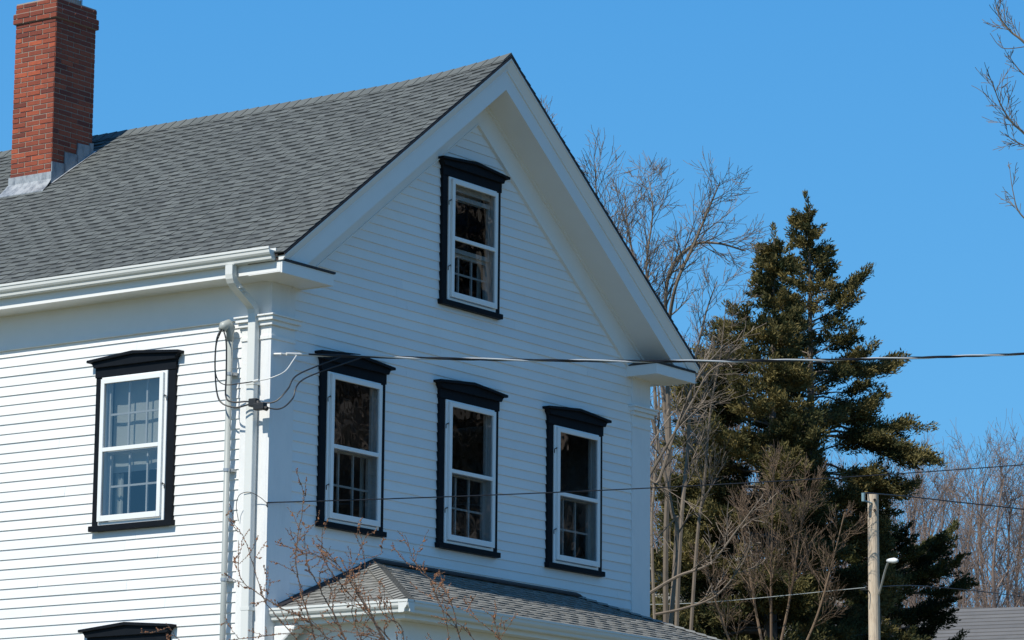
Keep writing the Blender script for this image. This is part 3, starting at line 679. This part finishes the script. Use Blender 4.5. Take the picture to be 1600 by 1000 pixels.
def evergreen(name, base, top, profL, profR, seed, m_leaf, label, cat='tree', dens=1., nl=110, wid=.40, leaf=.08, group=None, droop=.0, extra=()):
    """profL/profR: list of (height above base, reach) towards camera left / right"""
    rd = random.Random(seed); rg = np.random.default_rng(seed)
    base, top = Vector(base), Vector(top); H = (top-base).length
    t_ = empty(name, base); tag(t_, label, cat, group); inv = Matrix.Translation(-base)
    tr = MB(); pts = [base.lerp(top, i/14)+Vector((rd.uniform(-1, 1), rd.uniform(-1, 1), 0))*.06*(1-i/14) for i in range(15)]
    tr.tube(pts, [max(.02, .017*H*(1-i/14.3)+.0) for i in range(15)], 8, .6)
    fl = lambda prof, h: float(np.interp(h, [q[0] for q in prof], [q[1] for q in prof]))
    clumps = []
    def limb(h, az, L_, upb):
        p = base.lerp(top, h/H); hd_ = Vector((math.cos(az), math.sin(az), 0)); n = 9; P_ = [p.copy()]; d = (hd_+Vector((0, 0, upb))).normalized()
        for i in range(n):
            d = (d+rvec(rd)*.16+Vector((0, 0, (.10 if i > n*.5 else -.06)))).normalized(); p = p+d*(L_/n); P_.append(p.copy())
        tr.tube(P_, [max(.006, (.011+.009*L_)*(1-i/(n+.5))) for i in range(n+1)], 4, rd.random(), cap=False)
        tn = rd.uniform(.1, .75)
        m_ = max(4, int(L_/.115*dens))
        for j in range(m_):
            t = rd.uniform(.22, 1.0)**.8; i = min(n-1, int(t*n)); q = P_[i].lerp(P_[i+1], t*n-i)
            dd = (P_[i+1]-P_[i]).normalized(); sd_ = dd.cross(Vector((0, 0, 1))).normalized(); sg = rd.choice((-1, 1))
            sub = (dd*.75+sd_*sg*rd.uniform(.2, .9)+Vector((0, 0, rd.uniform(-.25, .35)))).normalized(); sl_ = (1.1-t*.75)*L_*rd.uniform(.12, .36)+.08
            tip = q+sub*sl_
            tr.tube([q, q.lerp(tip, .5)+rvec(rd)*.03, tip], [.009, .006, .004], 3, rd.random(), cap=False)
            for e in range(max(1, int(sl_/.16))):
                clumps.append((q.lerp(tip, (e+rd.uniform(.4, 1))/max(1, int(sl_/.16))), sub, min(1, max(0, tn+rd.uniform(-.25, .25))), rd.uniform(.6, 1.15)))
    nlimb = int(H*13*dens); zlow = H*.10
    for k in range(nlimb):
        h = zlow+(H-zlow)*((k+rd.random())/nlimb)**.93*.985; az = rd.uniform(0, 2*math.pi)
        s = math.cos(az)*r0.x+math.sin(az)*r0.y; wR = max(0, s); wL = max(0, -s)
        Lr, Ll = fl(profR, h), fl(profL, h); L_ = Lr*wR+Ll*wL+(.5*(Lr+Ll))*(1-abs(s))
        L_ = max(.06, L_*rd.uniform(.72, 1.12)-.10)
        limb(h, az, L_, .5-.55*(1-h/H)-droop)
    aR = math.atan2(r0.y, r0.x)
    for h, s, L_, upb in extra: limb(h, aR if s > 0 else aR+math.pi, L_, upb)
    # leader tuft
    for k in range(10): clumps.append((base.lerp(top, 1-.012*k*1.6), Vector((rd.uniform(-.4,.4), rd.uniform(-.4,.4), 1)).normalized(), .5, .7))
    C = np.array([tuple(c[0]) for c in clumps]); Dr = np.array([tuple(c[1]) for c in clumps]); T0 = np.array([c[2] for c in clumps]); Sz = np.array([c[3] for c in clumps])*np.clip(.5+.5*(H-(C[:, 2]-base.z))/5, .5, 1)
    n = len(C); nn = n*nl
    Ci = np.repeat(np.arange(n), nl); off = rg.normal(size=(nn, 3)); off /= np.linalg.norm(off, axis=1)[:, None]; rr = rg.random(nn)**.6; axial = rg.random(nn)
    ctr = C[Ci]+off*(rr*wid*.62*Sz[Ci])[:, None]*(1-.45*axial)[:, None]*np.array([1, 1, .8])+Dr[Ci]*(axial*wid*.95-wid*.15)[:, None]
    dirv = off*.7+Dr[Ci]*.9+np.array([0, 0, .45])+rg.normal(size=(nn, 3))*.55; dirv /= np.linalg.norm(dirv, axis=1)[:, None]
    sid = np.cross(dirv, rg.normal(size=(nn, 3))); sid /= np.linalg.norm(sid, axis=1)[:, None]
    ln_ = leaf*(.6+.8*rg.random(nn)); wd = ln_*.15
    v = np.stack([ctr-dirv*ln_[:, None]*.5, ctr+sid*wd[:, None], ctr+dirv*ln_[:, None]*.5, ctr-sid*wd[:, None]], 1).reshape(-1, 3)
    me = bpy.data.meshes.new('crown'); me.vertices.add(len(v)); me.vertices.foreach_set('co', v.ravel().astype(np.float32))
    me.loops.add(nn*4); me.loops.foreach_set('vertex_index', np.arange(nn*4, dtype=np.int32)); me.polygons.add(nn)
    me.polygons.foreach_set('loop_start', np.arange(0, nn*4, 4, dtype=np.int32)); me.polygons.foreach_set('loop_total', np.full(nn, 4, dtype=np.int32))
    a = me.attributes.new('tone', 'FLOAT', 'FACE'); a.data.foreach_set('value', np.clip(T0[Ci]+rg.normal(size=nn)*.16, 0, 1).astype(np.float32))
    me.materials.append(m_leaf); me.update(calc_edges=True)
    o = bpy.data.objects.new('crown', me); COL.objects.link(o); o.parent = t_; o.matrix_parent_inverse = inv
    kid(tr, 'trunk', M['trunk'], t_, inv, fix=False)
    print(name, 'clumps', n, 'leaves', nn)
    return t_
TD = 66.; mpp = TD/(F*1000)
def gbase(px, t):   # ground point under a view column
    p = at(px, 1400, t); p.z = ground_z(p.x, p.y); return p
def prof(rows, zc, top_y, t, base):   # rows (py, reach px) -> (height, reach m)
    out = []
    for py, w in rows:
        h = at(800, py, t).z-base.z; out.append((h, w*t/(F*1000)))
    return sorted(out)
bA = gbase(1268, TD); tA = at(1265, 324, TD)
evergreen('evergreen_tree', bA, tA, prof([(308,2),(350,22),(400,28),(450,30),(500,42),(620,80),(760,110),(1000,130),(1500,110)], 0, 0, TD, bA),
          prof([(308,2),(355,14),(392,28),(430,48),(490,62),(540,86),(590,102),(650,128),(720,125),(760,112),(820,120),(1000,170),(1500,140)], 0, 0, TD, bA),
          11, M['ever'], 'tall dark green evergreen with the highest pointed top, right of the house', group='evergreens beside the house', dens=1.0,
          extra=[((at(0,y,TD).z-bA.z), 1, w*mpp, u_) for y, w, u_ in ((452,88,.42),(480,84,.38),(545,132,.38),(560,120,.3),(640,178,.22),(655,185,.18),(665,150,.12),(640,165,.25),(700,150,.02),(720,150,.0),(725,135,.05),(740,120,.1),(760,110,.0),(780,115,.1),(800,110,.05),(600,95,.2))]
          +[((at(0,y,TD).z-bA.z), -1, w*mpp, u_) for y, w, u_ in ((395,34,.5),(420,36,.4))])
bB = gbase(1196, TD-1.5); tB = at(1210, 372, TD-1.5)
evergreen('evergreen_tree', bB, tB, prof([(372,4),(400,18),(440,24),(470,50),(500,84),(540,98),(600,142),(650,158),(710,190),(760,182),(850,196),(900,210),(1000,215),(1500,140)], 0, 0, TD-1.5, bB),
          prof([(372,2),(420,12),(500,35),(600,60),(800,90),(1000,100),(1500,100)], 0, 0, TD-1.5, bB),
          23, M['ever'], 'olive green evergreen with the lower pointed top, nearest the gable', group='evergreens beside the house', dens=1.3,
          extra=[((at(0,y,TD).z-bB.z), -1, w*mpp, u_) for y, w, u_ in ((520,82,.3),(600,135,.25),(640,140,.2),(680,150,.2),(720,165,.15),(760,150,.1),(800,150,.1),(860,160,.1),(900,170,.1),(940,170,.05),(980,170,.05))])
bC = gbase(1400, TD+3); tC = at(1385, 800, TD+3)
evergreen('evergreen_tree', bC, tC, prof([(800,20),(830,60),(900,70),(1000,90),(1500,80)], 0, 0, TD+3, bC),
          prof([(800,15),(830,80),(850,105),(890,120),(930,125),(1000,120),(1500,80)], 0, 0, TD+3, bC), 31, M['ever_dark'], 'low dark evergreen behind the wooden utility pole', group='evergreens beside the house', dens=1.3)

# reflected in the gable windows: trees across the street, out of the picture
words = ['nearest the street', 'second back from the street', 'in the middle of the row', 'beside the middle one', 'toward the back of the row', 'tallest of the row', 'rightmost of the row', 'farthest back of the row', 'left end of the row', 'behind the left end of the row', 'behind the rightmost one', 'filling the back corner of the row']
for k, (x, y, h) in enumerate(((20, -13, 17), (24, -18, 18), (28, -14, 18), (32, -20, 20), (38, -20, 22), (36, -27, 22), (27, -11, 18), (46, -24, 24), (44, -32, 24), (52, -36, 25), (40, -15, 21), (50, -20, 24))):
    b = Vector((x, y, ground_z(x, y)))
    evergreen('oak_tree', b, b+Vector((0, 0, h)), [(0, 3.2), (h*.8, 3.4), (h, 1.)], [(0, 3.2), (h*.8, 3.4), (h, 1.)], 50+k, M['brown_leaf'], 'brown leaved oak across the street, '+words[k], group='oaks across the street', dens=.42, nl=20, leaf=.42, wid=1.1)

# bare tree behind the roof (pale limbs)
def bare_tree(name, label, limbs, t, cfg, m, seed, base_px, group=None, cat='tree', rb=.16):
    rd = random.Random(seed); b = gbase(base_px, t); e = empty(name, b); tag(e, label, cat, group); inv = Matrix.Translation(-b)
    tr, cr_ = MB(), MB()
    for L_ in limbs:
        pts = [at(px, py, t+dz) for px, py, dz in L_['p']]
        if L_.get('root'): pts = [b+Vector((rd.uniform(-.1, .1), rd.uniform(-.1, .1), 0))]+pts
        P_ = bez(pts, 6); n = len(P_); r_a, r_b = L_['r']; rad = [r_a+(r_b-r_a)*i/(n-1) for i in range(n)]
        tr.tube(P_, rad, 6, rd.uniform(.3, .9), cap=False)
        k = L_['k']
        for j in range(k):
            f = L_.get('from', .3)+(1-L_.get('from', .3))*(j+rd.random())/k; i = min(n-2, int(f*(n-1))); q = P_[i]; dd = (P_[i+1]-P_[i]).normalized()
            sd_ = rvec(rd); sd_ = (sd_-dd*sd_.dot(dd)).normalized(); a = rd.uniform(*cfg['ang'])
            grow(cr_, q, dd*math.cos(a)+sd_*math.sin(a), L_['l']*rd.uniform(.5, 1.1)*(1.2-.6*f), max(cfg['rmin'], rad[i]*.5), 0, cfg, rd)
    kid(tr, 'trunk', m, e, inv, fix=False); kid(cr_, 'crown', m, e, inv, fix=False)
    return e
TB = 52.
cfgB = dict(seg=.22, wob=.16, up=.05, tap=.75, rmin=.0032, max=2, kids=[5, 3], start=.15, ang=(.35, .95), len=(.4, .75), rr=.6)
bare_tree('bare_tree', 'bare pale branched tree rising behind the right slope of the roof', [
    dict(p=[(1040,900,0),(1046,700,0),(1040,520,0),(1045,430,0),(1080,385,0),(1120,380,0),(1165,392,0)], r=(.05,.012), k=21, l=.9, root=1, **{'from':.45}),
    dict(p=[(1045,700,0),(1030,560,.5),(1010,470,.8),(985,380,1),(975,300,1.2)], r=(0.0432,.008), k=27, l=1.0),
    dict(p=[(1040,540,0),(1055,450,-.4),(1085,380,-.6),(1110,320,-.8),(1125,285,-1)], r=(0.0324,.008), k=18, l=.7),
    dict(p=[(1030,600,0),(1000,520,-.4),(960,420,-.6),(935,330,-.6),(930,265,-.6)], r=(0.036,.008), k=29, l=.9),
    dict(p=[(1010,650,0),(960,520,1),(900,400,1.5),(862,300,1.7),(845,170,1.9)], r=(0.036,.006), k=32, l=.7),
    dict(p=[(1085,900,1),(1100,760,1.2),(1110,640,1.4),(1125,560,1.4),(1135,470,1.4)], r=(.035,.006), k=22, l=.8, root=1),
    dict(p=[(1020,900,1),(1022,760,1.2),(1030,640,1.4),(1022,540,1.4),(1030,450,1.4)], r=(.03,.006), k=22, l=.7, root=1),
    dict(p=[(1060,900,0),(1075,700,.3),(1080,600,.3),(1100,500,.3),(1120,440,.4)], r=(0.0432,.008), k=21, l=.9, root=1),
    dict(p=[(1025,640,.6),(1018,520,.8),(1010,420,1),(1020,330,1),(1012,270,1.2)], r=(0.0288,.006), k=27, l=.8)],
    TB, cfgB, M['bark_pale'], 3, 1050)
cfgC = dict(seg=.3, wob=.17, up=.02, tap=.8, rmin=.005, max=1, kids=[6], start=.15, ang=(.3, .9), len=(.35, .7), rr=.6)
bare_tree('bare_tree', 'bare tree with long pale arching branches beside the right corner board', [
    dict(p=[(1000,820,0),(1030,750,0),(1060,660,0),(1090,590,0),(1130,540,0)], r=(0.0324,.006), k=12, l=.8, root=1),
    dict(p=[(1005,760,0),(1040,700,-.3),(1080,630,-.5),(1110,580,-.5),(1150,560,-.6)], r=(0.0216,.005), k=9, l=.6),
    dict(p=[(1010,930,0),(1060,900,-.3),(1110,880,-.5),(1150,830,-.6),(1180,790,-.6)], r=(0.0252,.006), k=10, l=.6),
    dict(p=[(1025,960,0),(1070,950,-.3),(1120,930,-.4),(1160,880,-.4),(1175,840,-.4)], r=(0.0216,.005), k=8, l=.5),
    dict(p=[(1000,720,0),(1020,690,.3),(1040,660,.5),(1060,640,.6),(1090,650,.6)], r=(0.0144,.004), k=6, l=.5),
    dict(p=[(1055,880,.5),(1050,800,.5),(1030,700,.5),(1015,640,.5)], r=(0.0432,.02), k=8, l=.7, root=1)],
    48., cfgC, M['bark_pale'], 5, 1000)
# brown twiggy tree in front of the evergreens
cfgD = dict(seg=.25, wob=.13, up=.09, tap=.8, rmin=.003, max=2, kids=[5, 5], start=.1, ang=(.35, .85), len=(.4, .75), rr=.6)
bare_tree('bare_tree', 'brown twiggy leafless tree standing in front of the evergreens', [
    dict(p=[(1205,1000,0),(1205,900,0),(1207,800,0),(1210,730,0)], r=(0.03,.008), k=22, l=1.1, root=1),
    dict(p=[(1200,1050,0),(1180,950,.2),(1165,860,.3),(1150,790,.3)], r=(0.0288,.01), k=22, l=.9),
    dict(p=[(1210,1050,0),(1235,930,.2),(1250,830,.3),(1262,760,.3)], r=(0.0288,.01), k=22, l=.9),
    dict(p=[(1210,1100,0),(1270,980,-.2),(1300,880,-.3),(1320,800,-.3)], r=(0.0252,.01), k=16, l=.8),
    dict(p=[(1190,1100,0),(1140,1000,-.2),(1115,930,-.3),(1100,880,-.3)], r=(0.0252,.01), k=16, l=.7)],
    60., cfgD, M['bark_red'], 9, 1207)
# tree whose branch ends reach in at the right edge
cfgE = dict(seg=.14, wob=.16, up=.05, tap=.8, rmin=.0035, max=1, kids=[5], start=.1, ang=(.35, .9), len=(.35, .7), rr=.6)
bare_tree('bare_tree', 'leafless tree whose thin twigs reach in at the upper right edge', [
    dict(p=[(1760,1500,0),(1750,900,0),(1720,500,0),(1700,260,0)], r=(0.144,.08), k=0, l=1, root=1),
    dict(p=[(1700,260,0),(1640,110,0),(1600,66,0),(1580,50,0),(1563,30,0),(1555,0,0)], r=(0.0216,.004), k=12, l=.45, **{'from':.45}),
    dict(p=[(1700,330,0),(1640,250,0),(1600,208,0),(1580,190,0),(1562,160,0),(1550,126,0)], r=(0.0216,.004), k=14, l=.45, **{'from':.45}),
    dict(p=[(1700,360,0),(1640,250,0),(1610,232,0),(1585,220,0),(1572,210,0)], r=(0.0144,.004), k=6, l=.3, **{'from':.5}),
    dict(p=[(1710,420,0),(1640,370,0),(1595,335,0),(1583,300,0),(1577,258,0)], r=(0.0144,.003), k=5, l=.3, **{'from':.5}),
    dict(p=[(1700,240,0),(1640,130,0),(1605,120,0),(1585,100,0),(1576,85,0)], r=(0.0144,.003), k=4, l=.25, **{'from':.5}),
    dict(p=[(1620,70,0),(1575,76,0),(1560,70,0),(1547,52,0)], r=(0.0058,.003), k=1, l=.15)],
    40., cfgE, M['bark_pale'], 13, 1760)

# far bare woods
cfgF = dict(seg=.5, wob=.2, up=.06, tap=.75, rmin=.0048, max=2, kids=[7, 6], start=.12, ang=(.4, 1.05), len=(.35, .65), rr=.5)
vari = []
for k in range(5):
    rd = random.Random(100+k); tr, cr_ = MB(), MB(); H = 16.
    n = 12; pts = [Vector((math.sin(i*.7+k)*.12*i/6, math.cos(i*.9+k)*.12*i/6, H*i/n)) for i in range(n+1)]
    tr.tube(pts, [.17*(1-i/n)+.02 for i in range(n+1)], 6, .4, cap=False)
    for j in range(42):
        f = .22+.78*(j+rd.random())/42; i = min(n-1, int(f*n)); az = rd.uniform(0, 6.28); a = rd.uniform(.3, .75)
        grow(cr_, pts[i].lerp(pts[i+1], f*n-i), Vector((math.sin(a)*math.cos(az), math.sin(a)*math.sin(az), math.cos(a))), rd.uniform(1.8, 3.9)*(1.25-.75*f), .05*(1.1-f)+.012, 0, cfgF, rd)
    vari.append((tr, cr_))
protos = []
spots = []
rd = random.Random(77)
ytop = [(1000, 640),(1060,560),(1130,470),(1200,520),(1300,640),(1370,690),(1400,690),(1430,680),(1470,690),(1500,672),(1530,680),(1560,665),(1590,668),(1640,650)]
for k in range(40):
    px = 1010+(k+rd.uniform(-.4, .4))*660/40; t = rd.uniform(88, 128)
    if px < 1180: t = rd.uniform(75, 95)
    y_ = float(np.interp(px, [q[0] for q in ytop], [q[1] for q in ytop]))+rd.uniform(-6, 45)
    if 1180 < px < 1350: y_ = 720
    spots.append((px, t, y_))
words = ['straight slender', 'slightly leaning', 'bushy topped', 'thin twiggy', 'broad crowned']
src = []
for k, (px, t, y_) in enumerate(spots):
    v = k % 5; b = gbase(px, t); ht = at(px, y_, t).z-b.z; s = ht/17.1
    if k < 5:
        e = empty('bare_wood_tree', b); o1 = vari[v][0].build('trunk', M['bark_far'], e, fix=False); o2 = vari[v][1].build('crown', M['bark_far'], e, fix=False); src.append((o1, o2))
    else:
        e = empty('bare_wood_tree', b)
        for o in src[v]: c = o.copy(); COL.objects.link(c); c.parent = e
    e.scale = (s*.9, s*.9, s); e.rotation_euler = (0, 0, rd.uniform(0, 6.28))
    if px < 1180: lab = 'leafless far tree seen between the house and the evergreens'
    elif px < 1350: lab = 'leafless far tree hidden behind the evergreens'
    else: lab = 'leafless brown tree in the far woods right of the evergreens'
    tag(e, lab, 'tree', {'l': 'x'}.get('', 'bare trees between house and evergreens' if px < 1180 else ('bare trees behind the evergreens' if px < 1350 else 'bare trees of the far woods')))

# budding shrub in the foreground
def shrub():
    rd = random.Random(4); t = 27.; b = at(560, 1500, t); b.z = ground_z(b.x, b.y)
    e = empty('budding_shrub', b); tag(e, 'leafless shrub with orange brown buds in front of the house corner', 'shrub'); inv = Matrix.Translation(-b)
    st, bd = MB(), MB()
    def bud(q, s):
        d = rvec(rd); a = rvec(rd); a = (a-d*a.dot(d)).normalized(); c = d.cross(a); l = s*1.5
        V = [q+d*l, q+a*s, q+c*s, q-a*s, q-c*s, q-d*l]; bd.solid(V, [(0,1,2),(0,2,3),(0,3,4),(0,4,1),(5,2,1),(5,3,2),(5,4,3),(5,1,4)], rd.random())
    def stem(pts, ra, rb, kids, dz=0, l=.25, buds=1., sub=True):
        P_ = bez(pts, 8); n = len(P_)
        P_ = [p+rvec(rd)*.004 for p in P_]
        rad = [ra+(rb-ra)*i/(n-1) for i in range(n)]
        st.tube(P_, rad, 5, rd.random(), cap=False)
        for i in range(1, n):
            L_ = (P_[i]-P_[i-1]).length; m_ = int(L_/.016*buds*min(1, .006/rad[i])+rd.random())
            for _ in range(m_):
                q = P_[i-1].lerp(P_[i], rd.random()); s_ = rvec(rd); bud(q+s_*(rad[i]+.003), rd.uniform(.0025, .0055)*(1.5 if rd.random() < .12 else 1))
        if sub:
            for j in range(kids):
                f = .2+.8*(j+rd.random())/kids; i = min(n-2, int(f*(n-1))); dd = (P_[i+1]-P_[i]).normalized(); sd_ = rvec(rd); sd_ = (sd_-dd*sd_.dot(dd)).normalized(); a = rd.uniform(.5, 1.1)
                q = P_[i]; d_ = dd*math.cos(a)+sd_*math.sin(a); L2 = l*rd.uniform(.3, 1.1); pp = [q]
                for _ in range(3): d_ = (d_+rvec(rd)*.25+Vector((0, 0, .12))).normalized(); q = q+d_*L2/3; pp.append(q)
                stem(pp, rad[i]*.55, .0016, 2, l=L2*.5, buds=1.1, sub=L2 > .12)
    A = lambda L_, dz: [at(x, y, t+dz) for x, y in L_]
    main = [([(500,1090),(492,1000),(472,930),(462,870),(472,800),(475,765)], 0, .012, 10),
            ([(560,1090),(540,1000),(500,920),(480,880),(475,830)], .2, .011, 9),
            ([(640,1090),(600,1000),(560,930),(525,880),(490,860)], -.3, .014, 10),
            ([(640,1080),(590,980),(530,910),(505,870),(503,825)], .3, .010, 8),
            ([(700,1090),(600,990),(550,910),(500,870),(430,850)], .1, .012, 10),
            ([(560,1080),(500,985),(440,950),(400,925),(375,900),(372,845)], 0, .010, 9),
            ([(500,1040),(430,960),(410,930),(385,850),(362,812)], -.4, .007, 5),
            ([(760,1090),(720,1000),(700,930),(655,890),(632,835)], .2, .010, 7),
            ([(770,1090),(740,1000),(690,950),(668,900),(640,870)], .5, .007, 5),
            ([(720,1080),(600,1000),(520,985),(440,975)], -.2, .009, 10),
            ([(640,1060),(520,1000),(450,990),(300,1005),(260,975)], -.2, .006, 7),
            ([(600,1060),(560,990),(550,940),(570,890),(560,815)], .4, .006, 7),
            ([(560,1040),(520,950),(545,900),(575,830)], -.1, .006, 6),
            ([(800,1100),(780,1000),(770,960)], 0, .006, 6), ([(690,1100),(700,1000),(690,950),(680,925)], .1, .007, 7),
            ([(820,1100),(790,1010),(760,980),(735,960)], .3, .006, 5), ([(620,1100),(630,990),(600,960),(585,935)], .1, .008, 7)]
    for L_, dz, r_, k in main: stem(A(L_, dz), r_*.62, .002, int(k*1.2))
    for px in (500, 560, 640, 700, 780): stem([b+Vector((rd.uniform(-.2, .2), rd.uniform(-.2, .2), 0)), b.lerp(at(px, 1090, t), .6)+rvec(rd)*.1, at(px, 1085, t)], .025, .013, 0, buds=0)
    kid(st, 'branches', M['bark_shrub'], e, inv, fix=False); kid(bd, 'buds', M['bud'], e, inv, fix=False)
shrub()

# ------------------------------------------------------------------ pole, lamp, lines
TP = 60.; pb = gbase(1371, TP); pt = at(1364, 772, TP); sc_ = TP/(F*1000)
pole = empty('utility_pole', pb); tag(pole, 'weathered wooden utility pole in front of the dark evergreens', 'pole'); PI_ = Matrix.Translation(-pb)
mb = MB(); mb.tube([pb.lerp(pt, i/8) for i in range(9)], [.125-.032*i/8 for i in range(9)], 16, .5); kid(mb, 'shaft', M['pole'], pole, PI_, smooth=False)
mb = MB(); q = at(1356, 790, TP); mb.tube([at(1362, 786, TP-.1), at(1349, 782, TP-.2)], .015, 6); mb.tube([at(1349, 783, TP-.2), at(1349, 770, TP-.2)], .032, 8); kid(mb, 'insulator', M['insul'], pole, PI_)
mb = MB()
for y_ in (781, 797): c = at(1366.5, y_, TP-.1); mb.tube([c, c-FW*.04], .025, 6)
kid(mb, 'bolt', M['hook'], pole, PI_)
arm = bez([at(1371, 937, TP-.1), at(1377, 915, TP-.2), at(1383, 892, TP-.3), at(1388, 878, TP-.4)], 6)
lamp = MB(); lamp.tube(arm, .02, 8); lo = kid(lamp, 'lamp_arm', M['galv'], pole, PI_)
mb = MB(); a_, b_ = at(1386, 876, TP-.4), at(1402, 876, TP-.6)
mb.tube([a_, a_.lerp(b_, .25), a_.lerp(b_, .7), b_], [.02, .038, .05, .03], 10); kid(mb, 'lamp_head', M['storm'], pole, PI_, smooth=True)
mb = MB(); mb.tube(bez([at(1345, 922, TP-.3), at(1356, 922, TP-.2), at(1361, 935, TP-.1), at(1360, 960, TP-.12), at(1360, 985, TP-.12), at(1367, 992, TP-.14), at(1375, 985, TP-.12), at(1376, 950, TP-.12)]), .009, 5); kid(mb, 'riser_wire', M['cable_black'], pole, PI_)
def line(pxs, t0, t1, r, label, m='cable_black', name='overhead_line'):
    n = len(pxs); P_ = bez([at(x, y, t0+(t1-t0)*i/(n-1)) for i, (x, y) in enumerate(pxs)], 10); mb = MB(); mb.tube(P_, r, 5)
    tag(mb.build(name, M[m]), label, 'wire')
line([(1349,770),(1420,776),(1500,785),(1600,796),(1800,822)], TP-.2, 66, .012, 'thin dark wire sagging right from the top of the utility pole')
line([(1368,917),(1420,915),(1470,918),(1540,925),(1600,933),(1800,960)], TP-.1, 66, .009, 'lower thin wire running right from beside the pole lamp')
line([(1352,918),(1290,924),(1210,932),(1120,940),(1040,944),(900,946)], TP-.2, 60, .007, 'pale thin wire running left from the pole past the brown tree', 'pipe')

# ------------------------------------------------------------------ neighbouring houses
def cottage(px, t, w, d, eave_y, ridge_y, rot, label, roofm, sidem, half=None):
    b = at(px, 1300, t); b.z = ground_z(b.x, b.y); ze = at(px, eave_y, t).z-b.z; zr_ = at(px, ridge_y, t).z-b.z
    e = empty('neighbour_house', b); tag(e, label, 'house'); e.rotation_euler = (0, 0, rot)
    mb = MB(); z = 0
    while z < ze-.01:   # lapped boards
        z2 = min(z+.16, ze); th = .012
        mb.hexa([(-w/2-th, -d/2-th, z), (w/2+th, -d/2-th, z), (w/2+th, d/2+th, z), (-w/2-th, d/2+th, z), (-w/2, -d/2, z2), (w/2, -d/2, z2), (w/2, d/2, z2), (-w/2, d/2, z2)], random.random()); z = z2
    while z < zr_-.05:
        k0 = 1-(z-ze)/(zr_-ze); z2 = min(z+.16, zr_-.04); k1 = 1-(z2-ze)/(zr_-ze); th = .012
        mb.hexa([(-w/2*k0-th, -d/2-th, z), (w/2*k0+th, -d/2-th, z), (w/2*k0+th, d/2, z), (-w/2*k0-th, d/2, z), (-w/2*k1, -d/2, z2), (w/2*k1, -d/2, z2), (w/2*k1, d/2, z2), (-w/2*k1, d/2, z2)], random.random()); z = z2
    mb.build('wall', sidem, e)
    mb = MB(); sl_ = (zr_-ze)/(w/2)
    for s in (-1, 1):
        n = 16; W_ = w/2+.3
        for i in range(n):
            a, c = W_*(1-i/n), W_*(1-(i+1)/n); za, zc = zr_-sl_*a+.06, zr_-sl_*c+.04
            mb.face([(s*a, -d/2-.3, za), (s*a, d/2+.3, za), (s*c, d/2+.3, zc), (s*c, -d/2-.3, zc)], random.uniform(.4, .8))
            mb.face([(s*a, -d/2-.3, za), (s*a, d/2+.3, za), (s*a, d/2+.3, za-.02), (s*a, -d/2-.3, za-.02)], .1)
    mb.build('roof', roofm, e, fix=False)
    for y in (-d/2-.3, d/2+.27):
        mb = MB()
        for s in (-1, 1):
            W_ = w/2+.3; zt, zb_ = zr_+.035, zr_-sl_*W_+.035
            mb.hexa([(0, y, zt-.2), (s*W_, y, zb_-.2), (s*W_, y+.03, zb_-.2), (0, y+.03, zt-.2), (0, y, zt), (s*W_, y, zb_), (s*W_, y+.03, zb_), (0, y+.03, zt)])
        mb.build('gable_trim', sidem, e)
    for xx in (-w/4, w/4):
        mb = MB(); mb.box(xx-.5, xx+.5, -d/2-.04, -d/2-.013, ze-1.9, ze-.4); wd = mb.build('window', M['trim'], e)
        mb = MB(); mb.box(xx-.42, xx+.42, -d/2-.05, -d/2-.041, ze-1.82, ze-.48); mb.build('pane', M['black_trim'], wd)
cottage(1080, 74, 5.2, 6, 940, 872, -YAW+R(0), 'beige sided neighbour house with grey roof behind the bare branches', M['n_roof'], M['n_side'])
cottage(1700, 84, 7.5, 7, 1050, 940, -YAW+R(65), 'dark roofed neighbour house at the lower right edge', M['n_roof'], M['n_side'])
cottage(1478, 92, 4.0, 5, 985, 945, -YAW+R(80), 'small grey roofed neighbour house between the low evergreen and the woods', M['n_roof'], M['n_side'])
